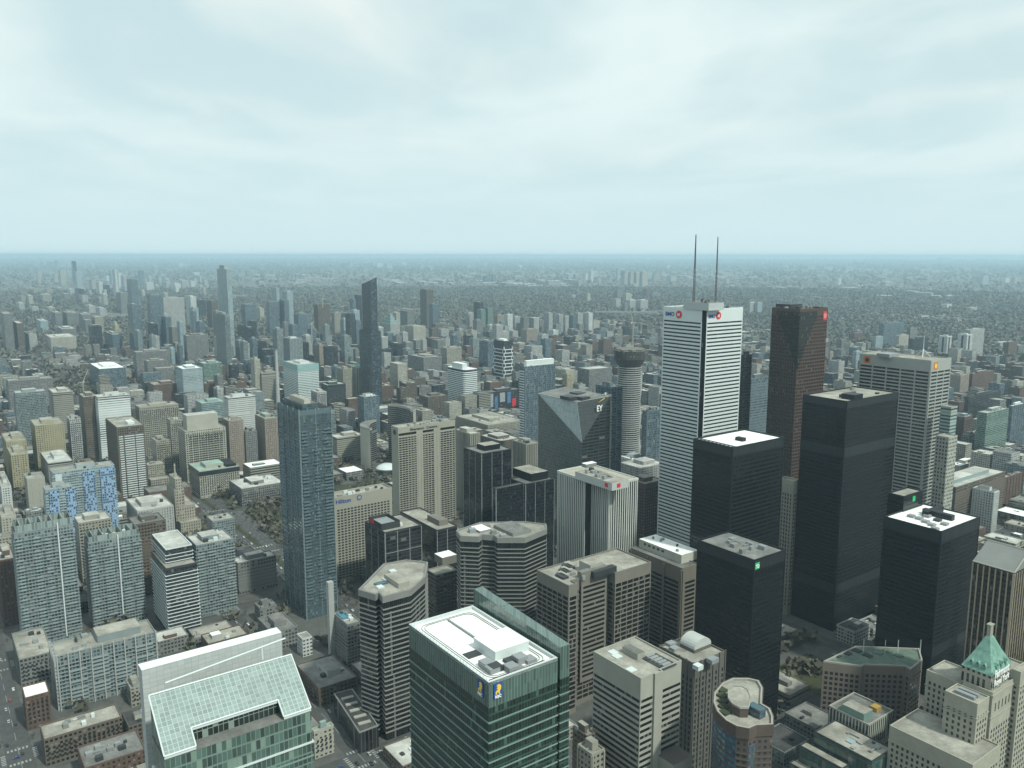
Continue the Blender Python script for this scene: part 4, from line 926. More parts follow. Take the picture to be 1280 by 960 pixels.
def T(label, xl, xc, xr, yt, st, yb=None, D=None, H=None, roof='b', ref=None, geo=None, ph=.45, pst=None, phh=5, name=None, cat='building', a=None, b=None, units=3, group=None):
    f, Hh = rect(xl, xc, xr, yt, H=H, yb=yb, D=D, a=a, b=b)
    w = np.linalg.norm(f[1] - f[0]); dd = math.hypot(*f[0])
    if label is None or not label[0].islower(): pass
    if label is None:
        label = relabel(SZ(min(w, np.linalg.norm(f[3] - f[0])), Hh) + ' ' + WORDS[st] + (' tower' if Hh > 45 else ' block'), xc, yt, dd) or ''
    LABELS.add(label)
    nm = name or {'brik': 'brick', 'dark': 'dark', 'blue': 'glass', 'pblu': 'glass', 'teal': 'glass', 'gren': 'glass', 'cond': 'condo'}.get(st, 'office') + ('_tower' if Hh > 45 else '_block')
    B_ = Bd(nm, label, f, Hh, cat=cat, ref=ref, group=group); m = fmat(st); tr = WALLC[st]; B_.st = st
    B_.wall(m); B_.roof(ROOFS[roof], tr, 1.0 if dd < 1800 else 1.6, .6 if dd < 1800 else 1.2)
    if geo is None and dd < 1800 and Hh > 22 and units: geo = {'cond': 'slab', 'bban': 'band', 'wban': 'band', 'brib': 'pier', 'wrib': 'pier', 'teal': 'band', 'blue': 'frame', 'dark': 'frame', 'gren': 'frame', 'pblu': 'slab'}.get(st, ('win', 'pier', 'frame')[int(xc) % 3])
    if geo == 'slab': B_.rings('floor_slab', tr, fl(6, Hh - 2, 3.1), .4, 1.0)
    elif geo == 'wslab': B_.rings('floor_slab', WHITE, fl(6, Hh - 2, 3.4), .55, .9)
    elif geo == 'band': B_.rings('spandrel', tr, fl(4, Hh - 2, 3.7), 1.7, .2)
    elif geo == 'wband': B_.rings('spandrel', WM, fl(4, Hh - 2, 3.9), 2.0, .25)
    elif geo == 'pier': B_.piers('pier', tr, 3.2, 1.2, .5, 0, Hh, (3, 0))
    elif geo == 'frame': B_.piers('pier', tr, 9, 1.2, .5, 0, Hh, (3, 0))
    elif geo == 'win': B_.windows(WINDOW, fl(5, Hh - 3, 3.6), 2.0, 3.2, 1.6, .07, (3, 0), limit=60)
    if ph:
        k = rnd.uniform(-.08, .08); lo, hi = .5 - ph / 2 + k, .5 + ph / 2 + k
        B_.box('penthouse', sub(B_.f, lo, hi, .28, .78), Hh, Hh + phh, WALLC[pst or st] if pst != 'w' else WHITE, ROOFS[roof])
    if units and dd < 1700: B_.units(units, GREYM if rnd.random() < .6 else WHITE, seed=int(xc * 7 + yt), lo=1.5, hi=5)
    return B_

# ---- condominiums and blocks at the left
def seam(b, edge, frac, m=WHITE):
    p, q = b.f[edge], b.f[(edge + 1) % 4]; l = np.linalg.norm(q - p); b.plate('white_seam', edge, l * frac, l * frac + 1.1, 4, b.H + 4, m, 1.6)
def condo_top(b, h=6):
    p = b.f; gl = facade('pergola_glass', (.36, .40, .385), (.20, .25, .235), 2.6, 60, .8, 2, .1, .5, .1, .5, 1.8)
    mb = MB(); g = inset(p, -1.2); mb.ring(g, .25, b.H, b.H + h); b.add('roof_screen', mb, gl)
    for k in range(5): b.box('roof_fin', sub(p, .1 + k * .18, .115 + k * .18, .05, .9), b.H, b.H + h + .6, WALLC['cond'])
def balconies(b, edge, spans, pitch=3.1, z0=12, p=.75, m=None, d=1.5):
    m = m or plain('frosted_balcony', (.31, .365, .36), .3, .12, .4); A, Q = b.f[edge], b.f[(edge + 1) % 4]; l = np.linalg.norm(Q - A)
    for u0, u1 in spans:
        mb = MB(); mb.strip(A, Q, l * u0, l * u1, .25, 1.35, d); me = mb.mesh('balcony', m)
        for z in fl(z0, b.H - 4, pitch):
            if rnd.random() < p: obj('balcony', me, b.root, (0, 0, z))
b = T('pale green condominium tower with glazed rooftop screen and one white vertical seam', 14, 17.5, 91, 668, 'cond', yb=815, a=24, ref='the left condo tower', geo='slab', ph=0, units=6)
seam(b, 0, .72); condo_top(b, 7); balconies(b, 0, ((.02, .12), (.30, .42), (.50, .60), (.78, .97)))
b = T('pale green condominium tower with rooftop screen, between its twin and the white-striped condo', 105, 110, 175, 680, 'cond', yb=790, a=24, ref='the middle condo tower', geo='slab', ph=0, units=6)
seam(b, 0, .55); condo_top(b, 6); balconies(b, 0, ((.02, .14), (.28, .46), (.62, .78), (.84, .98)))
b = T('glass condominium striped by thick white balcony slabs, with a lower roof terrace', 189, 207, 246, 712, 'dark', D=800, ref='the white-striped condo', geo='wslab', ph=0, units=0)
f2, h2 = rect(190, 207, 240, 688, D=815); g = b.loc(f2); b.wall(fmat('dark'), b.H, h2, f=g, name='setback_storeys'); b.roof(ROOFS['l'], WHITE, 1, .8, f=g, z=h2, name='setback_roof')
for z in fl(b.H + 1, h2, 3.4): mb = MB(); mb.ring(g, .8, z, z + .5); b.add('floor_slab', mb, WHITE)
b = T('tall grey-green condominium with scattered balconies, behind the white-striped condo', 233, 245, 292, 683, 'cond', D=835, ref='the grey-green condo', geo='slab', roof='l', units=6)
balconies(b, 0, ((.02, .2), (.3, .5), (.55, .7), (.8, .98)), p=.6)
b = T('charcoal office block with light roof between the grey-green condo and slender tower', 290, 297, 345, 705, 'gray', D=880, geo='band', roof='l', ref='the charcoal office')
# blue-panelled pair
BP = facade('blue_mosaic', (.24, .35, .50), (.035, .05, .075), 2.2, 3.1, .62, .60, .45, .9, .12, .6, 1.8, blindc=(.30, .43, .60))
b = T('blue and white mosaic condominium slab with a brown flat roof', 62, 66, 143, 592, 'pblu', D=1090, a=24, ref='the blue mosaic condo', ph=.3, geo='slab')
b.plate('mosaic_panel', 0, 31, 44, 0, b.H - 3, BP, 1.8); b.plate('mosaic_panel', 0, 50, 66, 0, b.H - 1, BP, 2.4); b.plate('mosaic_panel', 0, 2, 9, b.H - 28, b.H - 2, plain('white_frame', (.6, .64, .66), .5, .05), 1.5)
b = T('lower blue mosaic wing in front of the blue condominium slab', 54, 56.5, 90, 613, 'pblu', D=1040, a=18, geo='slab'); b.plate('mosaic_panel', 0, 3, 13, 0, b.H - 2, BP, 1.6); b.plate('mosaic_panel', 0, 20, 30, 0, b.H - 2, BP, 1.6)
b = T('dark brown octagonal-looking tower with stacks of white balcony stripes', 132, 146, 180, 535, 'brwn', yb=632, ref='the brown white-striped tower', roof='b', ph=0)
for u0, u1, e_ in ((.25, .62, 0), (.66, .95, 0), (.05, .2, 0)):
    l = np.linalg.norm(b.f[1] - b.f[0]); mb = MB(); mb.strip(b.f[0], b.f[1], l * u0, l * u1, 0, 1.3, 1.0); me = mb.mesh('white_balcony', WHITE)
    for z in fl(10, b.H - 8, 3.3): obj('white_balcony', me, b.root, (0, 0, z))
b.box('roof_machine', sub(b.f, .5, .75, .2, .5), b.H, b.H + 3, WHITE)
# stepped beacon tower
f, H0 = rect(208, 226, 251, 655, yb=672, D=None); b = Bd('beacon_tower', 'old stepped stone tower with a slim beacon, beside the wide avenue', f, H0, ref='the stepped beacon tower')
LSW = facade('old_stone_windows', (.40, .37, .30), (.03, .03, .03), 3.0, 3.9, .42, .55, .1, .5, .3, .85, 1.5); b.wall(LSW); b.roof(ROOFB, STONE, 1.2, .8)
D_ = math.hypot(*f[0])
for (xl, xc, xr, yt, z0) in ((209, 224, 244, 634, H0), (208, 218, 230, 613, 0), (211, 219, 227, 600, 0)):
    f2, h2 = rect(xl, xc, xr, yt, D=D_ + 12); g = b.loc(f2); b.wall(LSW, H0, h2, f=g, name='tier'); b.roof(ROOFB, STONE, 1, .6, f=g, z=h2, name='tier_roof')
cen = sum(g) / 4; zt = at_d(219, 582, D_ + 16)[2]; mb = MB(); mb.tube((*cen, h2), (*cen, h2 + 5), 2.6, 2.2, 8); mb.tube((*cen, h2 + 5), (*cen, zt - 3), 1.2, .8, 6); mb.tube((*cen, zt - 3), (*cen, zt), 1.4, .3, 6); b.add('beacon', mb, STONE)
# ---- hand-measured list: label, xl, xc, xr, ytop, style, ybase ...
b = T('cream block with a dark glass attic and pale green roof, beside the avenue', 236, 249, 299, 590, 'crea', yb=624, roof='r', ref='the dark-attic cream block', geo='win', units=2)
mb = MB(); mb.ring(b.f, .4, b.H - 7, b.H - .3); b.add('attic_glazing', mb, plain('dark_attic', (.02, .025, .03), .2, 0)); b.box('dark_plant', sub(b.f, .7, .95, .1, .8), b.H, b.H + 4, BLACK)
b = T('wide cream tower with window strips below a blank cream penthouse', 222, 231, 282, 540, 'crea', yb=606, ref='the blank-topped cream tower', ph=0, geo=None)
f2, h2 = rect(228, 233, 272, 520, D=math.hypot(*b.o) + 8); b.box('penthouse', b.loc(f2), b.H, h2, WALLC['crea'], ROOFS['l'])
for k in range(4): b.windows(WINDOW, fl(20, b.H - 6, 3.6), 1.8, 4.6, 3.4, .08, (0,), limit=40, margin=6); break
T('large beige slab with rows of small windows, beyond the wide avenue', 171, 174, 223, 510, 'beig', yb=575, ref='the large beige slab', a=34, phh=3)
T('small beige stepped block at the foot of the large beige slab', 189, 195, 213, 552, 'beig', yb=592)
T('narrow beige wing joining the large beige slab to the blank-topped tower', 208, 213, 227, 526, 'beig', yb=590, ph=0)
T('twin-peaked pinkish apartment tower left of the campanile-like chimney', 278, 286, 304, 527, 'pink', yb=592, geo='pier', ref='the left pinkish tower')
T('pinkish apartment tower with pale green roof beside the slender blue-green tower', 319, 331, 347, 524, 'pink', yb=588, geo='pier', roof='r', ref='the right pinkish tower')
T('grey stone courthouse wing between the two pinkish towers', 301, 307, 321, 540, 'gray', yb=590)
T('white-gridded office slab behind the left pinkish tower', 282, 285, 319, 498, 'wban', yb=562, geo='band', roof='l', ref='the white-gridded slab', a=26)
T('long low grey courthouse with cluttered light roof beside the avenue lawn', 286, 302, 356, 612, 'gray', yb=634, roof='l', units=9, ph=.3, geo='win', ref='the low grey courthouse')
T('low beige banded block with white stair shaft behind the slender tower', 412, 421, 454, 548, 'bban', yb=580, geo='band', roof='l', ref='the low beige banded block')
T('yellowish apartment block with deep roof recesses behind the blue mosaic condo', 38, 44, 80, 533, 'yell', yb=592, geo='pier', ref='the yellowish apartments')
T('lower yellowish apartment block at the left frame edge', 2, 8, 33, 553, 'yell', yb=600, geo='pier'); T('small yellow-beige block peeping over the left frame edge', 8, 14, 35, 570, 'yell', yb=612)
T('low beige banded block with a white roof hut behind the blue mosaic condo', 50, 60, 91, 580, 'bban', yb=612, geo='band', roof='l', pst='w')
T('blank beige wall block left of the blue mosaic condo', 30, 34, 56, 600, 'blan', yb=645, ph=0, units=1); T('light grey gridded block behind the brown white-striped tower', 83, 87, 101, 525, 'lgry', yb=585, geo='win')
T('white stepped block low at the left frame edge', -6, 2, 14, 610, 'whit', yb=640); T('pale stacked stone block above the brown brick at left', -4, 2, 20, 648, 'crea', yb=690)
T('dark red-brown brick block beside the left condo tower', -8, -2, 19, 702, 'brik', D=900, units=4)
b = T('beige block with black square windows squeezed between the pale condo towers', 94, 98, 139, 655, 'beig', D=980, geo='win', roof='l', a=30)
T('dark brown glass office behind the white-striped condo', 160, 168, 207, 657, 'brwn', yb=748, geo='band', roof='g', ref='the dark brown office', units=6)
T('long pale-roofed block behind the dark brown office', 158, 172, 217, 640, 'lgry', yb=690, roof='l')
b = T('long grey apartment block with white column grid and setback penthouse floor', 63, 70, 195, 822, 'cond', yb=890, a=30, geo='slab', ref='the long grey apartments', ph=0, units=8)
b.piers('white_column', WALLC['lgry'], 8, .9, 1.6, 0, b.H + 2, (0, 3)); b.box('penthouse', sub(b.f, .42, .86, .25, .9), b.H, b.H + 6, WALLC['cond'], ROOFB); balconies(b, 0, ((.12, .28), (.34, .5), (.56, .72), (.78, .96)), z0=5, p=.7)
T('grey podium of flats around the left condo tower', 4, 24, 66, 826, 'gray', yb=860, ph=0, geo='win', a=60, units=5); T('red-brown brick house-block with a white square roof', 27, 31, 62, 874, 'brik', yb=915, roof='w', ph=0, geo='win', units=0)
b = T('old brown brick warehouse with parapet roof', 46, 55, 152, 926, 'brwn', yb=960, ph=0, geo='win', units=5, roof='b', ref='the brown brick warehouse', a=22)
T('flat-roofed brick row with white roof duct at the bottom edge', 98, 106, 182, 962, 'brik', H=17, ph=0, roof='g', units=7, a=30); T('low tan block at the bottom edge beside the sloping-glass tower', 150, 158, 192, 985, 'beig', H=14, roof='g', ph=0)
T('small beige block with stepped terrace beside the long grey apartments', 157, 163, 179, 862, 'beig', yb=885, ph=.5, geo='win')
b = T('grey gridded residence with a rooftop pool', 416, 434, 451, 782, 'gray', D=690, ref='the pool-roofed residence', ph=0, units=4, geo='slab'); b.box('pool', sub(b.f, .15, .8, .45, .9), b.H, b.H + 1, plain('pool_water', (.06, .22, .30), .1, .1), None)
b.plate('white_blade', 3, -1, 4, 0, at_d(424, 740, 690)[2], WALLC['lgry'], 5)
T('low dark block with dark roof wells beside the striped tower podium', 370, 399, 446, 862, 'brwn', yb=884, roof='g', ph=.35, pst='lgry', units=6, geo='frame'); T('blank white box at the foot of the slender tower', 371, 378, 390, 800, 'whit', yb=822, ph=0, units=0)
T('little old bank with a teal cornice beside the sloping-glass tower', 390, 392.5, 417, 916, 'crea', yb=950, ph=.3, pst='teal', roof='r', geo='win', units=0); T('low grey block with roof plant below the charcoal office', 318, 325, 346, 762, 'gray', D=800, roof='g')
T('low grey parking block left of the slender tower foot', 322, 340, 372, 792, 'gray', yb=815, roof='g'); T('low stepped brown block beside the banded block foot', 716, 734, 744, 922, 'brwn', D=455, geo='band', ph=.5); T('flat beige block between the green tower and the banded block', 722, 740, 756, 945, 'beig', D=440)
T('rose brick block with old gables behind the white ribbed tower', 783, 806, 830, 606, 'brik', D=960, roof='b', geo='win', ref='the rose brick block'); T('long low roof behind the rose brick block', 775, 800, 832, 586, 'lgry', D=1120, roof='l')
T('small brown ribbed block with white roof clutter behind the black twins', 641, 658, 674, 556, 'brib', D=1090, geo='pier', units=5); b = T('cream ribbed concrete tower beside the tall slab hotel', 569, 588, 600, 543, 'brib', D=1110, geo='pier', ref='the cream ribbed tower', roof='l', ph=.7, pst='crea')
T('broad flat beige mall roof behind the cream ribbed tower', 570, 610, 655, 532, 'beig', H=32, roof='b', units=9, ph=.3, ref='the flat mall roof'); T('dark low block beside the flat mall roof', 600, 625, 650, 552, 'brwn', H=45, roof='l', ph=.6)
# right-hand side
T('green glass condominium with beige flank at the right', 1222, 1234, 1261, 517, 'gren', yb=576, roof='l', geo='slab', ref='the green glass condo'); T('slim blue glass condominium beside the green glass condo', 1261, 1266, 1282, 508, 'blue', yb=560, roof='w', pst='w', ref='the slim blue condo')
T('brown and blue apartment block left of the green glass condo', 1195, 1206, 1216, 522, 'brik', yb=556, roof='l', pst='blue'); T('grey low block below the brown and blue apartments', 1202, 1212, 1222, 545, 'gray', yb=568)
T('broad brown hotel with teal mansard strip behind the black L-roof tower', 1189, 1195, 1257, 610, 'brwn', yb=668, roof='l', geo='band', ph=.7, pst='teal', ref='the teal-roofed brown hotel', a=40)
T('white-framed grid block in front of the teal-roofed brown hotel', 1216, 1243, 1249, 616, 'whit', yb=668, roof='g', geo='pier'); T('brown brick block left of the green church spire', 1249, 1256, 1279, 598, 'brik', yb=635, ph=0)
T('white-roofed hall behind the teal-roofed brown hotel', 1186, 1200, 1226, 583, 'crea', yb=600, roof='w', ph=.3)
for i, (xl, xc, xr, yt, yb_, lab) in enumerate(((1172, 1184.5, 1190, 421, 448, 'white slab tower with a dark central strip, nearest the steel tower mast'), (1196, 1209, 1216, 419, 453, 'white slab tower with dark strips, taller of the striped pair'), (1210, 1213, 1231, 413, 448, 'pale framed tower standing behind the striped white pair'))):
    b = T(lab, xl, xc, xr, yt, 'lgry' if i == 2 else 'whit', yb=yb_, ph=.3, roof='l', a=30 if i < 2 else 20)
    if i < 2: l = np.linalg.norm(b.f[3] - b.f[0]); b.plate('dark_strip', 3, l * .40, l * .62, 0, b.H - 3, DARKM, .6); l = np.linalg.norm(b.f[1] - b.f[0]); b.plate('dark_strip', 0, l * .3, l * .55, 0, b.H - 3, DARKM, .6)
    REFS.append((xc, yt, ('the left white slab tower', 'the right white slab tower', 'the pale framed tower')[i], math.hypot(*b.o)))
T('pinkish brick apartments right of the steel banded tower', 1187, 1201, 1212, 470, 'pink', yb=498, ref='the pinkish brick apartments'); T('wide brown brick apartment slab with pale roof', 1211, 1216, 1243, 468, 'brik', yb=495, roof='l', ref='the wide brick slab')
T('long dark office slab below the brick apartments', 1206, 1211, 1258, 497, 'dark', yb=530, roof='g', ref='the long dark slab'); T('long dark low block near the right frame edge', 1226, 1231, 1277, 448, 'dark', yb=462, roof='l', ph=.2)
T('dark block left of the white slab towers', 1136, 1141, 1161, 424, 'dark', yb=445); T('cream squat block beside the dark one left of the slab towers', 1119, 1124, 1136, 420, 'crea', yb=438); T('bluish long office block on the skyline beyond the steel tower', 1099, 1105, 1134, 405, 'blue', yb=434, roof='g'); T('grey slab beside the bluish long office', 1134, 1138, 1147, 411, 'gray', yb=432)
T('dark slab half hidden right of the white banded tower', 925, 931, 940, 445, 'dark', D=1010, geo='band', ref='the half-hidden dark slab'); T('blue-grey banded tower half hidden behind the black white-roofed tower', 933, 939, 961, 474, 'blue', D=1130, geo='band', roof='l', ref='the blue-grey banded tower')
T('grey-blue glass tower behind the faceted glass tower', 745, 764, 778, 485, 'blue', D=1010, ref='the grey-blue glass tower', roof='g', ph=.3); T('narrow cream tower edge beside the faceted glass tower', 752, 758, 765, 495, 'crea', D=975, ph=0, geo='band')
b = T('dark curved-top glass tower with white roof and white toothed edge', 650, 656, 694, 459, 'blue', D=1260, roof='w', ref='the white-capped dark tower', geo='frame', ph=.9, pst='w', phh=9, units=4)
l = np.linalg.norm(b.f[3] - b.f[0]); mb = MB(); mb.strip(b.f[3], b.f[0], 0, l * .9, 0, 1.6, 1.3); me = mb.mesh('white_fin', WHITE)
for z in fl(6, b.H - 2, 4): obj('white_fin', me, b.root, (0, 0, z))
T('blue-grey block between the grey-blue glass tower and the white banded tower', 803, 809, 828, 515, 'blue', D=1180, ref='the blue-grey block'); T('low white clutter-roofed block below the blue-grey block', 775, 790, 812, 575, 'whit', D=1180, roof='w', units=9, ph=.4)
# wavy round tower under construction
c = at_d(787.5, 440, 1270); r = 17.5; P = [c[:2] + r * np.array([math.cos(a), math.sin(a)]) for a in np.linspace(0, 2 * math.pi, 20, endpoint=False)]
H = c[2]; b = Bd('round_tower', 'round balconied tower under construction with a dark wider top', P, H, ref='the round tower under construction'); b.wall(fmat('dark')); b.roof(ROOFG, None)
cc = c[:2] - b.o
for z in fl(5, H - 14, 3.3):
    rr = r + 1.3 + .9 * math.sin(z * .13); mb = MB(); q = [cc + rr * np.array([math.cos(a), math.sin(a)]) for a in np.linspace(0, 2 * math.pi, 20, endpoint=False)]; mb.prism(q, z, z + 1.35, bot=True); b.add('balcony_ring', mb, WALLC['lgry'])
q = [cc + 24 * np.array([math.cos(a), math.sin(a)]) for a in np.linspace(0, 2 * math.pi, 20, endpoint=False)]
mb = MB(); mb.tube((*cc, H - 20), (*cc, H - 10), 18.6, 23.8, 20); b.add('flared_collar', mb, facade('dark_formwork', (.10, .10, .095), (.030, .030, .029), 2.6, 3.0, .7, .75, .1, .7, .8, .9, 1.4))
b.box('formwork_screen', q, H - 10, H + 3, facade('dark_formwork', 0, 0), CONG); mb = MB(); q2 = [cc + (24.5 if k % 2 else 19) * np.array([math.cos(a), math.sin(a)]) for k, a in enumerate(np.linspace(0, 2 * math.pi, 20, endpoint=False))]; mb.prism(q2, H + 3, H + 5.5); b.add('formwork_deck', mb, plain('tan_formwork', (.20, .19, .17), .9, .3, .3))
def crane(label, x, yt, yb_, D, jx, jy, parent_h=None, tail=True):
    """slew crane: lattice mast, raking jib, counter-jib"""
    top = at_d(x, yt, D); bot = at_d(x, yb_, D); z0 = max(0, bot[2]); o = bpy.data.objects.new('tower_crane', None); C.objects.link(o); o.location = (top[0], top[1], z0); tag(o, label, 'crane', 'tower cranes over the building sites')
    zt = top[2] - z0; mb = MB(); n_ = 14; y_ = plain('crane_paint', (.42, .40, .34), .6, .1)
    for k in range(4):
        a = k * math.pi / 2; x_, y2 = 1.1 * math.cos(a), 1.1 * math.sin(a); mb.tube((x_, y2, 0), (x_, y2, zt), .5, .5, 4)
        for i in range(n_): a2 = a + math.pi / 2; mb.tube((x_, y2, zt * i / n_), (1.1 * math.cos(a2), 1.1 * math.sin(a2), zt * (i + 1) / n_), .14, .14, 3)
    obj('mast', mb.mesh('mast', y_), o)
    j = at_d(jx, jy, D) - np.array([top[0], top[1], z0]); h = np.array([0, 0, zt]); d = (j - h); mb = MB(); mb.tube(h, j, .9, .6, 4); side = np.array([d[0], d[1], 0]); side /= np.linalg.norm(side) + 1e-6
    for i in range(12): p, p2 = h + d * i / 12, h + d * (i + .5) / 12 + np.array([0, 0, 1.6]) * (1 - i / 12), ; mb.tube(p, p2, .14, .14, 3); mb.tube(p2, h + d * (i + 1) / 12, .14, .14, 3)
    mb.tube(h + [0, 0, 2], j, .35, .25, 4); obj('jib', mb.mesh('jib', y_), o)
    mb = MB(); mb.tube(h, h - side * 9, .6, .6, 4); obj('counter_jib', mb.mesh('counter_jib', y_), o)
    mb = MB(); w = h - side * 8; mb.prism([w[:2] + np.array(t) for t in ((-1.3, -1.3), (1.3, -1.3), (1.3, 1.3), (-1.3, 1.3))], zt - 3, zt + .8, bot=True); obj('counterweight', mb.mesh('counterweight', CONG), o)
    mb = MB(); mb.prism([h[:2] + side[:2] * 1.8 + np.array(t) for t in ((-1, -1), (1, -1), (1, 1), (-1, 1))], zt - .5, zt + 2, bot=True); obj('cab', mb.mesh('cab', WHITE), o); return o
crane('slim tower crane rising from the round tower under construction', 791, 404, 432, 1272, 789, 392)
crane('pale tower crane standing before the blue-green research block', 103.5, 478, 520, 1900, 110, 462); 
crane('white luffing crane above the concrete frame tower left of the dark spire', 403, 374, 385, 2250, 411, 354); crane('second luffing crane lower down beside the concrete frame tower', 389, 405, 430, 2100, 399, 418)

# white ribbon tower with rounded corner
def rrect(f, r, n=5):
    out = []
    for i in range(4):
        p0, p, p1 = f[i - 1], f[i], f[(i + 1) % 4]; a = (p0 - p) / np.linalg.norm(p0 - p); c = (p1 - p) / np.linalg.norm(p1 - p)
        for t in np.linspace(0, 1, n): out.append((p + a * r) * (1 - t) ** 2 + 2 * p * t * (1 - t) + (p + c * r) * t * t)
    return out
f, H = rect(558, 580, 598, 463, yb=522, D=None); fr = rrect(f, 9); b = Bd('ribbon_tower', 'white rounded tower ringed by dark ribbon windows', fr, H, ref='the white ribbon tower', cat='hotel'); b.wall(fmat('dark')); b.rings('spandrel', WM, fl(2, H - 1, 4.2), 2.4, .3); b.roof(ROOFW, WM, 1.2, .8)
f2, h2 = rect(565, 578, 584, 455, D=math.hypot(*f[0]) + 12); b.box('penthouse', b.loc(f2), H, h2, WHITE, ROOFW)
b = T('white tower of shifted box frames with dark glass', 617, 630, 641, 427, 'dark', yb=485, roof='w', ref='the shifted white-frame tower', ph=.4, pst='w')
l0, l3 = [np.linalg.norm(b.f[(i + 1) % 4] - b.f[i]) for i in (0, 3)]
for k, z in enumerate(fl(8, b.H - 8, 9.5)):
    for e_, l in ((0, l0), (3, l3)):
        o_ = .12 * l * (k % 2); mb = MB(); mb.strip(b.f[e_], b.f[(e_ + 1) % 4], 0, l, z, z + 2.2, .8); mb.strip(b.f[e_], b.f[(e_ + 1) % 4], o_, o_ + 1.6, z + 2.2, z + 9.5, .8); mb.strip(b.f[e_], b.f[(e_ + 1) % 4], l - 3 - o_ * .6, l - 1.4 - o_ * .6, z + 2.2, z + 9.5, .8); b.add('white_frame', mb, WM)
T('salmon-pink low block left of the shifted white-frame tower', 599, 606, 618, 467, 'brik', yb=484, roof='l')
b = T('dark block faced with bright billboards on the square', 597, 606, 652, 492, 'dark', yb=518, roof='g', ref='the billboard block', ph=.4); l = np.linalg.norm(b.f[1] - b.f[0])
for k, (u, w, m, z0, z1) in enumerate(((.12, .10, plain('screen_grey', (.36, .38, .40), .5, .5, .25), .3, .95), (.26, .08, plain('screen_blue', (.10, .20, .36), .4, .5, .2), .05, .8), (.40, .14, plain('screen_grey', 0), .5, .95), (.60, .10, plain('screen_blue', 0), .4, .95), (.74, .1, SIGNR, .2, .6))): b.plate('billboard', 0, l * u, l * (u + w), b.H * z0, b.H * z1, m, .6)
b = T('teal-crowned white tower with dark bands, in front of the campanile', 354, 372, 398, 457, 'teal', yb=516, geo='wband', roof='l', ref='the teal-crowned tower', pst='w'); mb = MB(); mb.ring(b.f, .8, b.H - 13, b.H + 1); b.add('teal_crown', mb, plain('teal_cladding', (.30, .45, .43), .4, .08))
c = at_d(348, 508, 1700); zt = at_d(348, 438, 1700)[2]; b = Bd('chimney_tower', 'slender pale concrete chimney shaft beside the teal-crowned tower', [c[:2] + 4 * np.array(t) for t in ((-1, -1), (1, -1), (1, 1), (-1, 1))], zt, cat='chimney', ref='the pale chimney shaft'); mb = MB(); mb.tube((4, 4, 0), (4, 4, zt), 4.6, 2.6, 10); b.add('shaft', mb, WALLC['lgry']); mb = MB(); mb.tube((4, 4, zt), (4, 4, zt + 2), 2.9, 2.9, 10); b.add('rim', mb, CONG)
T('beige apartment slab with dark balcony grid below the pale chimney', 322, 327, 347, 467, 'bban', yb=508, geo='band'); T('cream narrow tower left of the pale chimney shaft', 313, 318, 325, 450, 'crea', yb=508)
b = T('black glass tower with a pale flank and red letters band', 404, 408, 422, 434, 'dark', yb=474, ref='the black glass tower', roof='l', phh=3); T('pale tower with an orange-brown edge beside the black glass tower', 392, 399, 406, 432, 'pink', yb=470)
b = T('dark striped tower with a pale green sloping roof', 401, 409, 432, 482, 'dark', yb=527, geo='band', roof='r', ref='the green-roofed striped tower')
f, H = rect(439, 446, 457, 460, yb=508); b = Bd('domed_tower', 'white ribbed round-topped tower under a green dome', rrect(f, 6), H, ref='the green-domed tower'); b.wall(fmat('brib')); b.piers('pier', WALLC['crea'], 6, 1.5, .5, 0, H, range(0, len(b.f), 3)); b.roof(ROOFB, None); cen = sum(b.f) / len(b.f); mb = MB()
for k in range(4):
    a0, a1 = k * math.pi / 8, (k + 1) * math.pi / 8; mb.tube((*cen, H + 6 * math.sin(a0)), (*cen, H + 6 * math.sin(a1)), 11 * math.cos(a0), 11 * math.cos(a1) + .01, 14)
b.add('dome', mb, COPPER)
T('beige tower with flat drum behind the green-domed tower', 421, 429, 439, 462, 'beig', yb=512, geo='pier'); b = T('grey glass block with a white corner column in front of the domed tower', 447, 455, 474, 497, 'blue', yb=545, geo='frame', pst='w', ref='the white-cornered glass block')
T('rust brick terrace of flats behind the white-cornered glass block', 449, 462, 492, 485, 'brik', yb=505, units=6, ref='the rust brick flats'); T('ornate grey condominium left of the white-framed condo', 340, 346, 354, 412, 'cond', yb=468, ref='the ornate grey condo'); T('condominium with white frames and a crown behind the teal-crowned tower', 354, 362, 378, 424, 'cond', yb=475, geo='frame', pst='w', ref='the white-framed condo'); T('small dark tower right of the white-framed condo', 375, 379, 386, 429, 'dark', yb=468)
# dark spire tower with slanted top
f, H = rect(449, 464, 476, 415, D=1900); b = Bd('spire_tower', 'tallest far dark-blue tower with a slanted top above a wider base', f, H, ref='the dark slant-topped tower'); DB = facade('navy_glass', (.065, .085, .10), (.022, .036, .048), 2.4, 3.4, .8, .7, .10, .7, .10, .5, 1.9); b.wall(DB); b.roof(ROOFG, DARKM)
f2, h2 = rect(452, 462.5, 471, 354, D=1908); g = b.loc(f2); mb = MB(); u = 0; zz = [h2 + 6, h2 + 13, h2 + 9, h2 - 3]
for i in range(4): p, q = g[i], g[(i + 1) % 4]; l = np.linalg.norm(q - p); mb.face([(*p, H), (*q, H), (*q, zz[(i + 1) % 4]), (*p, zz[i])], [(u, 0), (u + l, 0), (u + l, zz[(i + 1) % 4] - H), (u, zz[i] - H)]); u += l
mb.face([(*g[i], zz[i]) for i in range(4)]); b.add('spire_shaft', mb, DB)
b = T('tallest far pale-blue slab tower with a serrated top', 271, 283, 289, 337, 'pblu', D=3000, ref='the tall pale-blue tower', ph=.8, phh=14); T('mottled grey-blue condominium in front of the tall pale-blue tower', 268.5, 281, 287, 394, 'cond', yb=478, ref='the mottled condo', geo='slab', ph=.7, phh=6)
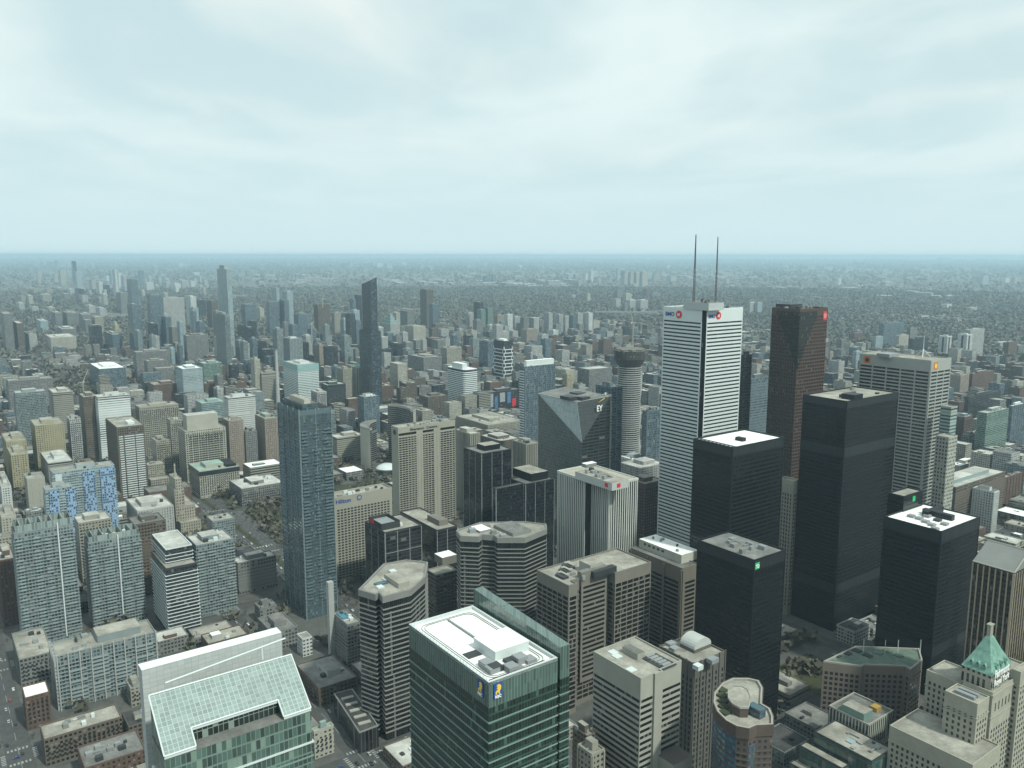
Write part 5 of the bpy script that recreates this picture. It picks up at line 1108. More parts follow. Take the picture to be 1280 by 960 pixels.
T('dark bronze tower standing alone beyond the dark slant-topped tower', 525, 533, 542, 363, 'brwn', yb=412, ref='the lone bronze tower', ph=.6); T('navy tower tucked against the lone bronze tower', 536, 541, 548, 381, 'blue', yb=415); 
f, H = rect(476, 488, 500, 405, yb=432, D=None); b = Bd('copper_block', 'pale block stepped up to green copper roofs', f, H, ref='the copper-roofed block'); b.wall(fmat('lgry')); b.roof(COPPER, None)
for k, (s, z) in enumerate(((.7, 12), (.45, 26), (.25, 38))): b.box('copper_tier', sub(b.f, .5 - s / 2, .5 + s / 2, .5 - s / 2, .5 + s / 2), H + (0, 12, 26)[k], H + z, WALLC['teal'], COPPER)
b = T('dark frame office block beside the concave city hall tower', 524, 535, 560, 497, 'brwn', yb=525, geo='frame', roof='g', ref='the dark frame block')
# blue-green research block and neighbours
b = T('blue-green glass research block with a broad white roof', 103, 124, 157, 462, 'blue', yb=490, roof='w', ref='the blue-green research block', ph=.5, pst='w'); T('white and blue striped tower with a thick grey top', 119, 122, 162, 497, 'wban', yb=582, geo='wband', roof='l', ref='the white-blue striped tower', a=28); T('reddish-brown slab left of the white-blue striped tower', 98, 104, 122, 497, 'brwn', yb=580, geo='band')
T('glass block with white frame behind the yellowish apartments', 15, 19, 57, 492, 'cond', yb=560, roof='l', ref='the white-framed glass block', a=30); T('long grey slab with a beige rim behind the white-framed glass block', 6, 10, 66, 477, 'gray', yb=520, roof='b', a=40); T('beige window-grid block right of the white-framed glass block', 60, 66, 91, 492, 'bban', yb=550, geo='band', roof='l', ref='the beige grid block')
T('white and blue tower with an aqua flank', 219, 228, 253, 462, 'pblu', yb=512, roof='w', geo='band', ref='the aqua-flanked tower'); T('white-topped glass block right of the aqua-flanked tower', 248, 254, 277, 455, 'gren', yb=490, roof='l'); T('long grey concrete slab beyond the white-blue striped tower', 166, 170, 212, 441, 'gray', yb=478, roof='b', ref='the long grey slab'); T('square grey tower before the long grey slab', 180, 184, 208, 452, 'gray', yb=482, roof='b')
T('grey-beige blank block beyond the aqua-flanked tower', 229, 233, 260, 420, 'gray', yb=460, ref='the blank grey-beige block', pst='brwn'); T('brown brick hospital wing beyond the large beige slab', 185, 192, 224, 482, 'brik', yb=510, units=5); T('brick and stone block with teal glass roofs before the aqua-flanked tower', 244, 252, 283, 505, 'teal', yb=530, roof='r', units=6); T('red low block beneath the aqua-flanked tower', 252, 256, 278, 480, 'brik', yb=500)
T('slim blue-glass tower, left of the near pair on the skyline', 159, 165, 176, 382, 'blue', yb=445, ref='the left blue pair tower'); T('dark blue-glass tower, right of the near pair on the skyline', 183, 187, 203, 370, 'blue', yb=440, ref='the right blue pair tower', ph=.7); T('tall bluish tower behind the left blue pair tower', 158, 163, 172, 350, 'blue', yb=405)
T('broad light-grey apartment slab right of the blue pair', 200, 204, 230, 373, 'lgry', yb=425, ref='the broad grey apartment slab', a=26); T('white tower with flat crown right of the broad grey apartment slab', 232, 238, 245, 371, 'whit', yb=412); T('pale blue tower in front of the white flat-crowned tower', 236, 241, 248, 385, 'pblu', yb=415); T('dark striped squat tower right of the pale blue one', 245, 249, 257, 376, 'dark', yb=398); T('brownish tower left of the tall pale-blue tower', 258, 264, 272, 377, 'brwn', yb=412)
c_ = T('ornate pale-yellow stepped stone tower on the campus', 137, 144, 152, 412, 'yell', yb=440, ph=0, ref='the stepped yellow stone tower'); c_.box('setback_tier', sub(c_.f, .2, .8, .2, .8), c_.H, c_.H + 16, WALLC['yell'], ROOFB); c_.box('lantern', sub(c_.f, .34, .66, .34, .66), c_.H + 16, c_.H + 26, WALLC['crea'], ROOFB)

# ---- far towers: xl, xr, ytop, ybase, style; labelled from what they look like and stand next to
FAR = '''301 320 381 430 blue|332 349 377 420 blue|340 349 360 400 pblu|349 361 375 420 blue|353 366 364 410 pblu|367 388 393 432 blue|392 412 381 428 brwn|414 426 391 425 beig|424 438 392 420 gray|437 445 374 420 blue|443 452 369 418 dark|430 442 413 432 whit|487 501 391 415 crea|500 517 389 420 gray|506 532 408 440 crea|513 525 426 445 gray|531 555 423 440 brik|487 504 430 455 dark|510 552 447 476 gray|552 577 435 470 beig|487 509 455 490 crea|582 592 391 416 lgry|592 604 378 418 dark|596 607 387 420 gren|606 616 385 418 gren|617 630 394 420 pink|630 641 393 422 whit|641 651 396 424 lgry|650 662 397 425 gray|662 674 397 425 wrib|651 672 412 436 pink|672 680 400 420 gray|680 691 391 424 lgry|692 704 393 420 lgry|704 711 395 421 wrib|711 720 394 418 blue|719 729 391 420 lgry|729 741 391 420 whit|684 698 413 428 whit|676 696 425 450 brik|579 592 420 450 dark|599 618 427 470 blue|638 662 430 452 beig|655 678 433 458 lgry|765 776 373 387 lgry|782 796 375 389 wrib|795 810 375 389 wrib|768 778 363 376 gray|778 790 367 380 crea|803 812 361 372 brik|812 826 366 374 gray|935 945 378 394 wrib|944 953 378 394 pblu|720 730 405 422 gray|731 747 427 445 brik|748 765 425 448 brik|719 737 437 450 crea|700 722 465 485 lgry|722 765 462 490 gray|695 718 463 490 crea|703 716 468 500 yell|1066 1078 440 470 pblu|1092 1104 421 445 pblu|1040 1060 448 470 dark|1036 1042 440 465 pink|15 29 404 440 brwn|0 15 392 440 gray|29 46 418 440 lgry|42 60 401 418 pblu|46 95 422 442 crea|59 95 411 426 gray|60 77 391 412 gray|77 98 391 412 gray|98 115 393 415 gray|114 129 396 420 beig|110 127 408 440 dark|127 151 418 442 blue|145 159 366 392 gray|103 115 400 420 gray|45 51 339 356 crea|64 72 342 358 crea|72 82 337 357 crea|89 95 326 356 dark|93 102 339 362 pblu|92 105 361 380 dark|96 110 369 382 lgry|49 54 327 337 blue|56 61 326 337 blue|61 66 327 338 blue|66 72 325 338 blue|73 81 328 338 pblu|104 108 330 338 lgry|112 118 330 338 lgry|33 52 361 370 beig|52 66 361 371 beig|23 32 370 383 beig|32 41 369 384 crea|43 64 368 380 beig|70 88 367 378 gray|110 120 349 365 lgry|118 128 352 372 whit|125 137 356 372 dark|140 146 337 375 whit|135 142 338 356 pblu|146 152 341 360 whit|150 158 344 362 wrib|162 172 349 368 whit|172 180 338 358 blue|180 192 353 366 whit|203 212 352 362 wrib|212 226 354 364 whit|224 236 350 363 wrib|234 244 351 362 whit|218 229 328 336 whit|240 250 340 345 whit|318 330 385 402 crea|356 364 328 335 pblu|426 432 329 337 blue|435 441 326 336 pblu|468 480 328 336 whit|480 492 329 337 lgry|497 508 327 335 whit|520 530 330 338 lgry|532 541 331 338 wrib|552 556 329 336 pblu|580 590 331 338 lgry|603 612 345 353 blue|614 620 343 353 blue|645 653 331 336 whit|672 680 331 336 whit|728 736 341 351 whit|735 742 338 352 whit|770 774 335 352 pblu|776 786 338 358 lgry|786 794 340 358 crea|793 800 340 358 wrib|800 810 339 358 crea|815 825 344 352 beig|833 845 344 352 crea|832 838 331 337 whit|850 860 332 337 pblu|905 912 348 354 crea|980 985 331 338 whit|1046 1052 347 356 whit|1085 1100 357 362 blue|1176 1190 380 387 whit|1208 1222 384 391 crea|1225 1237 346 356 pblu|1253 1262 347 354 whit|1264 1273 346 355 crea|1140 1150 331 336 lgry|1112 1124 446 466 crea|1243 1262 428 438 lgry|1262 1282 432 445 gray|1150 1168 450 470 brik|1262 1280 478 492 crea'''.split('|')
for q in FAR:
    xl, xr, yt, yb_, st = q.split(); xl, xr, yt, yb_ = float(xl), float(xr), float(yt), float(yb_)
    T(None, xl, xl + (xr - xl) * rnd.uniform(.25, .6), xr, yt + .6, st, yb=yb_, roof=rnd.choice('llbgb'), ph=rnd.choice((0, .4, .5, .6)), phh=rnd.uniform(3, 6))

# more slim towers of the packed skyline at the left, set only where the ground is free
def clear(f):
    c = sum(f) / 4
    for g in FOOT:
        if np.linalg.norm(sum(g) / len(g) - c) < max(np.linalg.norm(g[0] - g[min(2, len(g) - 1)]), np.linalg.norm(f[0] - f[2])) * .62: return False
    return True
q = random.Random(77)
for (x0, x1, y0, y1, n_, h0, h1, w0, w1, sts) in ((165, 445, 422, 468, 46, 60, 130, 7, 13, ('blue', 'cond', 'gray', 'lgry', 'blue', 'pblu', 'dark')), (470, 700, 418, 462, 28, 40, 85, 8, 14, ('lgry', 'blue', 'gray', 'wrib', 'cond')), (110, 265, 350, 385, 30, 45, 95, 5, 9, ('whit', 'lgry', 'pblu', 'wrib', 'blue')), (20, 130, 358, 400, 12, 30, 60, 9, 15, ('gray', 'beig', 'lgry')), (700, 830, 345, 400, 14, 35, 70, 5, 8, ('lgry', 'pblu', 'crea', 'gray')), (1040, 1280, 415, 500, 12, 30, 60, 9, 18, ('gray', 'blue', 'brik', 'lgry')), (240, 440, 475, 560, 14, 35, 70, 12, 20, ('gray', 'blue', 'lgry', 'bban', 'cond'))):
    got = 0
    for _ in range(n_ * 6):
        if got >= n_: break
        x, yb_ = q.uniform(x0, x1), q.uniform(y0, y1); D_ = dist_of(x, yb_); h = q.uniform(h0, h1); p = at_d(x, yb_, D_); yt = proj((p[0], p[1], h))[1]; w = q.uniform(w0, w1)
        f, H = rect(x - w * .4, x, x + w * .6, yt, D=D_)
        if not clear(f): continue
        try: T(None, x - w * .4, x, x + w * .6, yt, q.choice(sts), D=D_, roof=q.choice('lgbl'), ph=q.choice((.4, .5, .6)), phh=q.uniform(3, 6)); got += 1
        except Exception: pass
# ================================================================== ground, streets, low town, trees
U0 = at_h(270, 650, 0)[:2]; UR, UL = DR[:2], DL[:2]
def uv2(u, v): return U0 + UR * u + UL * v
def touv(p): q = np.asarray(p)[:2] - U0; return float(q.dot(UR)), float(q.dot(UL))
BOX = []
for f in FOOT:
    q = [touv(p) for p in f]; BOX.append((min(a for a, _ in q), max(a for a, _ in q), min(c for _, c in q), max(c for _, c in q)))
BA = np.array(BOX)
def free(u0, u1, v0, v1, gap=4): return not np.any((BA[:, 0] < u1 + gap) & (BA[:, 1] > u0 - gap) & (BA[:, 2] < v1 + gap) & (BA[:, 3] > v0 - gap))
def inview(p, m=60, h=0):
    q = RM.T @ np.array([p[0], p[1], h - CZ]); 
    if q[2] > -10: return False
    x, y = 640 + F * q[0] / -q[2], 480 - F * q[1] / -q[2]; return -m < x < 1280 + m and y < 960 + m
gm = bpy.data.materials.new('ground'); gm.use_nodes = True; t = gm.node_tree; bs = t.nodes['Principled BSDF']; bs.inputs['Roughness'].default_value = .95; bs.inputs['Specular IOR Level'].default_value = .1
tx = N(t, 'ShaderNodeTexCoord')
def noise(sc, det, lo, hi, c0, c1, vec=None):
    n = N(t, 'ShaderNodeTexNoise'); n.inputs['Scale'].default_value = sc; n.inputs['Detail'].default_value = det; n.inputs['Roughness'].default_value = .7; L(t, vec or tx.outputs['Object'], n.inputs['Vector'])
    r = N(t, 'ShaderNodeValToRGB'); r.color_ramp.elements[0].position = lo; r.color_ramp.elements[1].position = hi; r.color_ramp.elements[0].color = c3(c0); r.color_ramp.elements[1].color = c3(c1); L(t, n.outputs['Fac'], r.inputs[0]); return r.outputs[0]
g1 = noise(.02, 8, .35, .65, (.10, .10, .088), (.145, .14, .126)); g2 = noise(.0009, 6, .42, .58, (0, 0, 0), (1, 1, 1)); g3 = noise(.05, 4, .58, .66, (0, 0, 0), (.34, .335, .31))  # base tone lightened in place of thicker distance haze
mx = N(t, 'ShaderNodeMix', data_type='RGBA', blend_type='ADD'); L(t, g2, mx.inputs['Factor']); L(t, g1, mx.inputs['A']); L(t, g3, mx.inputs['B']); L(t, mx.outputs['Result'], bs.inputs['Base Color'])
mb = MB(); mb.face([(-60000, -3000, 0), (60000, -3000, 0), (60000, 57000, 0), (-60000, 57000, 0)]); tag(obj('ground', mb.mesh('ground', gm)), kind='structure')
AS = plain('asphalt', (.085, .085, .082), .9, .25, .15); PV = plain('paving', (.115, .113, .105), .9, .3, .12); GRASS = plain('spring_grass', (.055, .060, .028), .95, .35, .1); PAINT = plain('road_paint', (.34, .34, .32), .7, .2, .3)  # paving colour darkened to deepen the shade between the towers
def quadz(mb, u0, u1, v0, v1, z, sk=0.0, kerb=0):
    p = [uv2(u0 + sk * v0, v0), uv2(u1 + sk * v0, v0), uv2(u1 + sk * v1, v1), uv2(u0 + sk * v1, v1)]
    if kerb: mb.prism(p, z - kerb, z)
    else: mb.cap(p, z)
US = [-900, -790, -680, -560, -420, -276, -178, -78, 13, 148, 268, 352, 470, 590, 720, 850, 980, 1110, 1240, 1370, 1500, 1650, 1800, 1950, 2100, 2300, 2500]
VS = [-900, -755, -608, -462, -300, -150, 30, 200, 330, 470, 620, 780, 930, 1080, 1230, 1400, 1560, 1720, 1900, 2080]
WID = {13: 34}
mb = MB(); quadz(mb, -950, 2560, -960, 2130, .02); tag(obj('road', mb.mesh('road', AS)), kind='structure')
PARKS = [(42, 140, -140, 26), (36, 150, 36, 100), (-20, 150, 1235, 1700), (150, 262, -20, 60), (262, 318, -775, -700)]
mbp = MB(); blocks = []
for i in range(len(US) - 1):
    for j in range(len(VS) - 1):
        a, b_ = US[i] + WID.get(US[i], 17) / 2, US[i + 1] - WID.get(US[i + 1], 17) / 2; c, d = VS[j] + 8, VS[j + 1] - 8
        m = uv2((a + b_) / 2, (c + d) / 2)
        if inview(m, 300): quadz(mbp, a, b_, c, d, .14, kerb=.12); blocks.append((a, b_, c, d))
tag(obj('pavement', mbp.mesh('pavement', PV)), kind='structure')
mb = MB()
for a, b_, c, d in PARKS: quadz(mb, a, b_, c, d, .20, kerb=.05)
tag(obj('lawn', mb.mesh('lawn', GRASS)), kind='structure')
mb = MB()
for k in range(110):                       # planted median, lane dashes and crossings of the wide avenue
    v = -640 + k * 14
    for u in (-1.8, 4.5, 21.2, 27.5): quadz(mb, u, u + .35, v, v + 5, .028)
for v in VS[:14]:
    for k in range(9):
        u = -3 + k * 3.6; quadz(mb, u, u + 2, v - 13, v - 9.5, .028); quadz(mb, u, u + 2, v + 9.5, v + 13, .028)
for u in (-276, -178, -78, 148):
    for v in (-755, -608, -462, -300, -150):
        for k in range(6):
            quadz(mb, u - 7 + k * 2.4, u - 5.8 + k * 2.4, v - 11.5, v - 8.5, .03); quadz(mb, u - 7 + k * 2.4, u - 5.8 + k * 2.4, v + 8.5, v + 11.5, .03); quadz(mb, u - 11.5, u - 8.5, v - 7 + k * 2.4, v - 5.8 + k * 2.4, .03); quadz(mb, u + 8.5, u + 11.5, v - 7 + k * 2.4, v - 5.8 + k * 2.4, .03)
for u in US[3:14]:
    for k in range(60): quadz(mb, u - .15, u + .15, -900 + k * 22, -888 + k * 22, .028)
tag(obj('road_marking', mb.mesh('road_marking', PAINT)), kind='structure')
mb = MB()
for v0, v1 in zip(VS[1:12], VS[2:13]): quadz(mb, 10, 16, v0 + 15, v1 - 15, .18, kerb=.16)
tag(obj('median', mb.mesh('median', GRASS)), kind='structure')
def pxroad(pts, w, name, mat, z=.03):
    P = [at_h(x, y, 0)[:2] for x, y in pts]; mb = MB()
    for p, q in zip(P, P[1:]): e = (q - p) / np.linalg.norm(q - p); n = np.array([e[1], -e[0]]) * w / 2; mb.cap([p + n, q + n, q - n, p - n][::-1], z)
    tag(obj(name, mb.mesh(name, mat)), kind='structure')
PALE = plain('pale_road', (.30, .30, .29), .9, .15, .02)
pxroad([(690, 372), (681, 376), (692, 381), (705, 384), (725, 389), (760, 394), (800, 397)], 45, 'parkway', PALE)
pxroad([(480, 352), (640, 353), (700, 354)], 60, 'highway', PALE); pxroad([(930, 402), (1090, 402), (1280, 400)], 26, 'crosstown_road', PALE); pxroad([(1120, 372), (1280, 384)], 30, 'diagonal_road', PALE)
GR2 = plain('field_green', (.05, .095, .03), .95, .2, .02); P = ccw([at_h(x, y, 0)[:2] for x, y in ((1034, 404), (1062, 403), (1066, 411), (1036, 413))]); mb = MB(); mb.cap(P, .05); tag(obj('playing_field', mb.mesh('playing_field', GR2)), kind='structure')
# viaduct over the valley
p, q = at_h(742, 396, 0)[:2], at_h(822, 397, 0)[:2]; vb = bpy.data.objects.new('viaduct', None); C.objects.link(vb); vb.location = (*p, 0); tag(vb, 'long pale viaduct on piers crossing the wooded valley', 'bridge')
e = (q - p) / np.linalg.norm(q - p); l = np.linalg.norm(q - p); mb = MB(); mb.strip(np.zeros(2), e, 0, l, 26, 34, 18); obj('deck', mb.mesh('deck', PALE), vb)
for k in range(7): mb = MB(); mb.strip(np.zeros(2), e, l * (k + .5) / 7 - 5, l * (k + .5) / 7 + 5, 0, 26, 14); obj('pier', mb.mesh('pier', CONC), vb)

# ---- trees: bare spring crowns
BARK = plain('bark', (.07, .06, .05), .95, .2, 1)
def leafmat(name, cols):
    m = bpy.data.materials.new(name); m.use_nodes = True; t = m.node_tree; b = t.nodes['Principled BSDF']; b.inputs['Roughness'].default_value = .95; b.inputs['Specular IOR Level'].default_value = .05
    g = N(t, 'ShaderNodeNewGeometry'); r = N(t, 'ShaderNodeValToRGB'); r.color_ramp.interpolation = 'LINEAR'
    while len(r.color_ramp.elements) < len(cols): r.color_ramp.elements.new(.5)
    for k, c in enumerate(cols): r.color_ramp.elements[k].position = k / (len(cols) - 1); r.color_ramp.elements[k].color = c3(c)
    L(t, g.outputs['Random Per Island'], r.inputs[0]); L(t, r.outputs[0], b.inputs['Base Color']); return m
TWIG = leafmat('bare_twigs', ((.075, .070, .058), (.12, .11, .093), (.095, .10, .066), (.13, .122, .105)))
FARTWIG = leafmat('haze_paled_twigs', ((.105, .103, .090), (.128, .124, .108), (.112, .118, .092), (.142, .136, .120)))  # paler, low-contrast twigs: distance haze put into the colour
EVER = leafmat('evergreen', ((.020, .032, .018), (.035, .05, .025)))
TVAR = []
for k in range(5):
    q = random.Random(100 + k); h = q.uniform(9, 12); mb = MB(); mb.tube((0, 0, 0), (0, 0, h * .38), .35, .24, 6); tips = []
    for i in range(7):
        a = i * .9 + q.random(); r = q.uniform(1.8, 3.4); z = h * q.uniform(.55, .9); mb.tube((0, 0, h * .32), (r * math.cos(a), r * math.sin(a), z), .16, .05, 4); tips.append((r * math.cos(a), r * math.sin(a), z))
        for _ in range(2): a2 = a + q.uniform(-.8, .8); r2 = r + q.uniform(.4, 1.4); mb.tube((r * .6 * math.cos(a), r * .6 * math.sin(a), h * .32 + (z - h * .32) * .6), (r2 * math.cos(a2), r2 * math.sin(a2), z + q.uniform(-.5, 1)), .08, .03, 3); tips.append((r2 * math.cos(a2), r2 * math.sin(a2), z))
    tr = mb.mesh('trunk', BARK); mb = MB()
    for i in range(230):
        c = q.choice(tips); p = np.array([c[0] + q.gauss(0, .8), c[1] + q.gauss(0, .8), c[2] + q.gauss(0, .8)]); d1 = np.array([q.gauss(0, 1) for _ in range(3)]); d1 /= np.linalg.norm(d1); d2 = np.cross(d1, [q.gauss(0, 1) for _ in range(3)]); d2 /= np.linalg.norm(d2); s1, s2 = q.uniform(.35, .9), q.uniform(.10, .30)
        mb.face([p - d1 * s1, p + d2 * s2, p + d1 * s1, p - d2 * s2])
    TVAR.append((tr, mb.mesh('crown', EVER if k == 4 else TWIG)))
ntree = 0
def tree(p, s, where, k=None):
    global ntree
    k = rnd.choice((0, 1, 2, 3, 0, 1, 2, 3, 4)) if k is None else k; o = bpy.data.objects.new('evergreen_tree' if k == 4 else 'bare_tree', None); C.objects.link(o); o.location = (p[0], p[1], .12); o.rotation_euler = (0, 0, rnd.uniform(0, 6)); o.scale = (s, s, s * rnd.uniform(.85, 1.15))
    tag(o, ('dark evergreen tree ' if k == 4 else 'bare spring tree ') + where, 'tree', 'trees ' + where)
    for n_, me in zip(('trunk', 'crown'), TVAR[k]): obj(n_, me, o)
    ntree += 1; FOOTT.append(touv(p))
FOOTT = []
for (a, b_, c, d), n_, wh in ((PARKS[0], 60, 'on the courthouse lawn beside the avenue'), (PARKS[1], 22, 'along the civic square by the avenue'), (PARKS[2], 46, 'in the wide park at the far end of the avenue'), (PARKS[3], 14, 'around the saucer dome square')):
    for _ in range(n_):
        u, v = rnd.uniform(a + 4, b_ - 4), rnd.uniform(c + 4, d - 4)
        if free(u - 3, u + 3, v - 3, v + 3, 1): tree(uv2(u, v), rnd.uniform(.8, 1.25) * (1.5 if n_ == 46 else 1), wh)
for k in range(75):
    v = -600 + k * 21
    for u in (-6.5, 13, 32.5):
        if rnd.random() < .55 and free(u - 2, u + 2, v - 2, v + 2, 1) and inview(uv2(u, v), 0): tree(uv2(u + rnd.uniform(-.5, .5), v + rnd.uniform(-4, 4)), rnd.uniform(.55, .85), 'in the rows along the wide avenue')
for u in (-276, -178, -78):
    for k in range(30):
        v = -780 + k * 24
        for du in (-10.5, 10.5):
            if rnd.random() < .6 and free(u + du - 1.5, u + du + 1.5, v - 1.5, v + 1.5, .5) and min(abs(v - w) for w in VS) > 13 and inview(uv2(u + du, v), 0): tree(uv2(u + du, v), rnd.uniform(.4, .65), 'on the pavement of a narrower street')
# ---- low town between the towers: near lots are things, the rest one mass
LOTS = []
PARKB = [(a - 4, b_ + 4, c - 4, d + 4) for a, b_, c, d in PARKS] + [(-6, 32, -660, 1240)]
q = random.Random(23)
for a, b_, c, d in blocks:
    nu = max(1, round((b_ - a) / q.uniform(26, 44))); nv = max(1, round((d - c) / q.uniform(26, 44)))
    for i in range(nu):
        for j in range(nv):
            w, h = (b_ - a) / nu, (d - c) / nv; u0, v0 = a + i * w, c + j * h; m1, m2, m3, m4 = (q.uniform(1.2, 5) for _ in range(4))
            u0, u1, v0, v1 = u0 + m1, u0 + w - m2, v0 + m3, v0 + h - m4
            if any(u0 < P[1] and u1 > P[0] and v0 < P[3] and v1 > P[2] for P in PARKB) or not free(u0, u1, v0, v1, 2): continue
            p = uv2((u0 + u1) / 2, (v0 + v1) / 2); D = np.linalg.norm(p)
            if not inview(p, 10) or D < 400 or q.random() < .12: continue
            hh = q.uniform(7, 16) if D < 1050 else q.choice((q.uniform(7, 15), q.uniform(9, 20), q.uniform(14, 34))) if D < 1400 else q.choice((q.uniform(7, 13), q.uniform(8, 20), q.uniform(14, 34), q.uniform(22, 58)))
            LOTS.append((D, u0, u1, v0, v1, hh))
LOTS.sort()
LOWST = ['beig', 'gray', 'brik', 'brwn', 'lgry', 'gray', 'brik', 'bban', 'gray', 'lgry', 'blue', 'dark', 'cond', 'crea']
mass = {}
def lowmesh(mb, f, z0, hh, w, r):
    mb.prism(f, z0, hh, 0, mt=1); g = inset(f, -.45)
    mb.ring(g, .45, hh + .001, hh + .9, 0)
nlow = 0
for D, u0, u1, v0, v1, hh in LOTS:
    f = [uv2(u0, v0), uv2(u1, v0), uv2(u1, v1), uv2(u0, v1)]; st = q.choice(LOWST); rk = q.choice('bggdlwblg'); px = proj((*f[0], hh)); lab = None
    if nlow < 285:
        rw = {'b': 'with a beige roof', 'g': 'with a grey roof', 'd': 'with a black roof', 'l': 'with a pale roof', 'w': 'with a white roof'}[rk]; un = q.choice(('', 'cluttered', 'plain', 'small', 'broad'))
        lab = relabel(('low ' if hh < 14 else 'mid-rise ') + WORDS[st] + ' block ' + rw, px[0], px[1], D)
        if lab is None: continue
        b = Bd('low_block', lab, f, hh, keep=False, group='low blocks between the towers'); b.wall(fmat(st)); b.roof(ROOFS[rk], WALLC[st], .9, .45)
        if q.random() < .7: s0, t0 = q.uniform(.1, .5), q.uniform(.1, .5); b.box('penthouse', sub(b.f, s0, s0 + q.uniform(.2, .35), t0, t0 + q.uniform(.2, .35)), hh, hh + q.uniform(2.5, 4), WALLC[q.choice(LOWST)], ROOFS[q.choice('lgw')])
        b.units(q.choice((1, 2, 4, 6)) if D < 1300 else 1, GREYM if q.random() < .6 else WHITE, seed=int(u0 * 3 + v0), lo=1.2, hi=4, hh=(.8, 2.2)); nlow += 1
    else:
        mb = mass.setdefault((st, rk if rk in 'lgb' else 'g'), MB()); lowmesh(mb, f, 0, hh, 0, 0)
        if q.random() < .6: s0, t0 = q.uniform(.1, .5), q.uniform(.1, .5); mb.prism(sub(f, s0, s0 + .3, t0, t0 + .3), hh, hh + q.uniform(2, 4), 0, mt=1)
# merge the far low blocks into one mass
def merge(parts, name):
    big = MB(); mats = []
    for (st, rk), mb in parts.items():
        k = len(mats); mats += [fmat(st), ROOFS[rk]]; n0 = len(big.v); big.v += mb.v; big.f += [tuple(i + n0 for i in fa) for fa in mb.f]; big.uv += mb.uv; big.m += [m + k for m in mb.m]
    return obj(name, big.mesh(name, mats))
if mass: tag(merge(mass, 'far_low_blocks'), kind='stuff')
# ---- suburbs: houses and flat roofs among trees, out to the horizon
rs = np.random.RandomState(5)
def scatter(n, d0, d1, pw=1.0, half=34.5):
    D = d0 + (d1 - d0) * rs.rand(n) ** pw; a = np.radians(rs.uniform(-half, half, n)); return np.stack([D * np.sin(a), D * np.cos(a)], 1), D
def clus(P, s, ph): return np.sin(P[:, 0] / s + ph) + np.sin(P[:, 1] / (s * 1.3) + 2 * ph) + np.sin((P[:, 0] + P[:, 1]) / (s * .7) + ph * 3)
HW = [plain('house_' + n, c, .9, .1) for n, c in (('brick', (.16, .11, .085)), ('pale', (.27, .265, .25)), ('grey', (.22, .215, .20)))]
HR = [plain('shingle_' + n, c, .9, .15) for n, c in (('dark', (.07, .068, .065)), ('brown', (.11, .09, .075)), ('pale', (.25, .25, .24)))]
def house(mb, p, a, w, l, h, rh, m0=0, m1=1):
    e = np.array([math.cos(a), math.sin(a)]); g = np.array([-e[1], e[0]]); f = [p - e * l / 2 - g * w / 2, p + e * l / 2 - g * w / 2, p + e * l / 2 + g * w / 2, p - e * l / 2 + g * w / 2]; mb.prism(f, 0, h, m0, top=rh == 0, mt=m1)
    if rh:
        r0, r1 = p - e * l / 2, p + e * l / 2; mb.face([(*f[0], h), (*f[1], h), (*r1, h + rh), (*r0, h + rh)], None, m1); mb.face([(*f[2], h), (*f[3], h), (*r0, h + rh), (*r1, h + rh)], None, m1); mb.face([(*f[1], h), (*f[2], h), (*r1, h + rh)], None, m0); mb.face([(*f[3], h), (*f[0], h), (*r0, h + rh)], None, m0)
P, D = scatter(15000, 2450, 13000, .9); keep = []
ga = math.radians(-GA)
for p, d in zip(P, D):
    u, v = touv(p)
    if -950 < u < 2560 and -960 < v < 2130: continue
    if free(u - 8, u + 8, v - 8, v + 8, 3): keep.append((d, p))
keep.sort(key=lambda k: k[0]); near, rest = keep[:260], keep[260:]
protos = []
for k in range(6): mb = MB(); house(mb, np.zeros(2), 0, 8 + k % 3 * 2, 11 + k * 1.5, 6 + k % 2 * 2, 3.2 if k < 4 else 0); protos.append(mb.mesh('house', [HW[k % 3], HR[(k * 2) % 3]]))
HL = ('small gabled brick-toned house among bare trees past the towers', 'small gabled pale house among bare trees past the towers', 'small gabled grey house among bare trees past the towers', 'longer gabled brick-toned house among bare trees past the towers', 'flat-roofed pale house among bare trees past the towers', 'flat-roofed grey house among bare trees past the towers')
for d, p in near:
    k = rnd.randrange(6); o = obj('house', protos[k], None, (p[0], p[1], 0)); o.rotation_euler = (0, 0, ga + rnd.choice((0, math.pi / 2))); s = rnd.uniform(.9, 1.5); o.scale = (s, s, rnd.uniform(.9, 1.4)); tag(o, HL[k], 'house', 'houses among the far trees')
hm = [MB() for _ in range(6)]
for i, (d, p) in enumerate(rest):
    k = rnd.randrange(6); big = rnd.random() < (.10 if d < 6000 else .16)
    s = 1 + d / 9000
    if big: house(hm[k], p, -ga + rnd.choice((0, math.pi / 2)) + 2 * ga, rnd.uniform(18, 50), rnd.uniform(30, 110), rnd.uniform(7, 14), 0)
    else: house(hm[k], p, ga + rnd.choice((0, math.pi / 2)), rnd.uniform(8, 13) * s, rnd.uniform(10, 18) * s, rnd.uniform(6, 11), 3 if k < 3 else 0)
big = MB(); mats = []
for k, mb in enumerate(hm): n0 = len(big.v); big.v += mb.v; big.f += [tuple(i + n0 for i in fa) for fa in mb.f]; big.uv += mb.uv; big.m += [m + 2 * k for m in mb.m]; mats += [HW[k % 3], (HR + [ROOFS['l'], ROOFB, ROOFG])[k]]
tag(obj('suburban_houses', big.mesh('suburban_houses', mats)), kind='stuff')
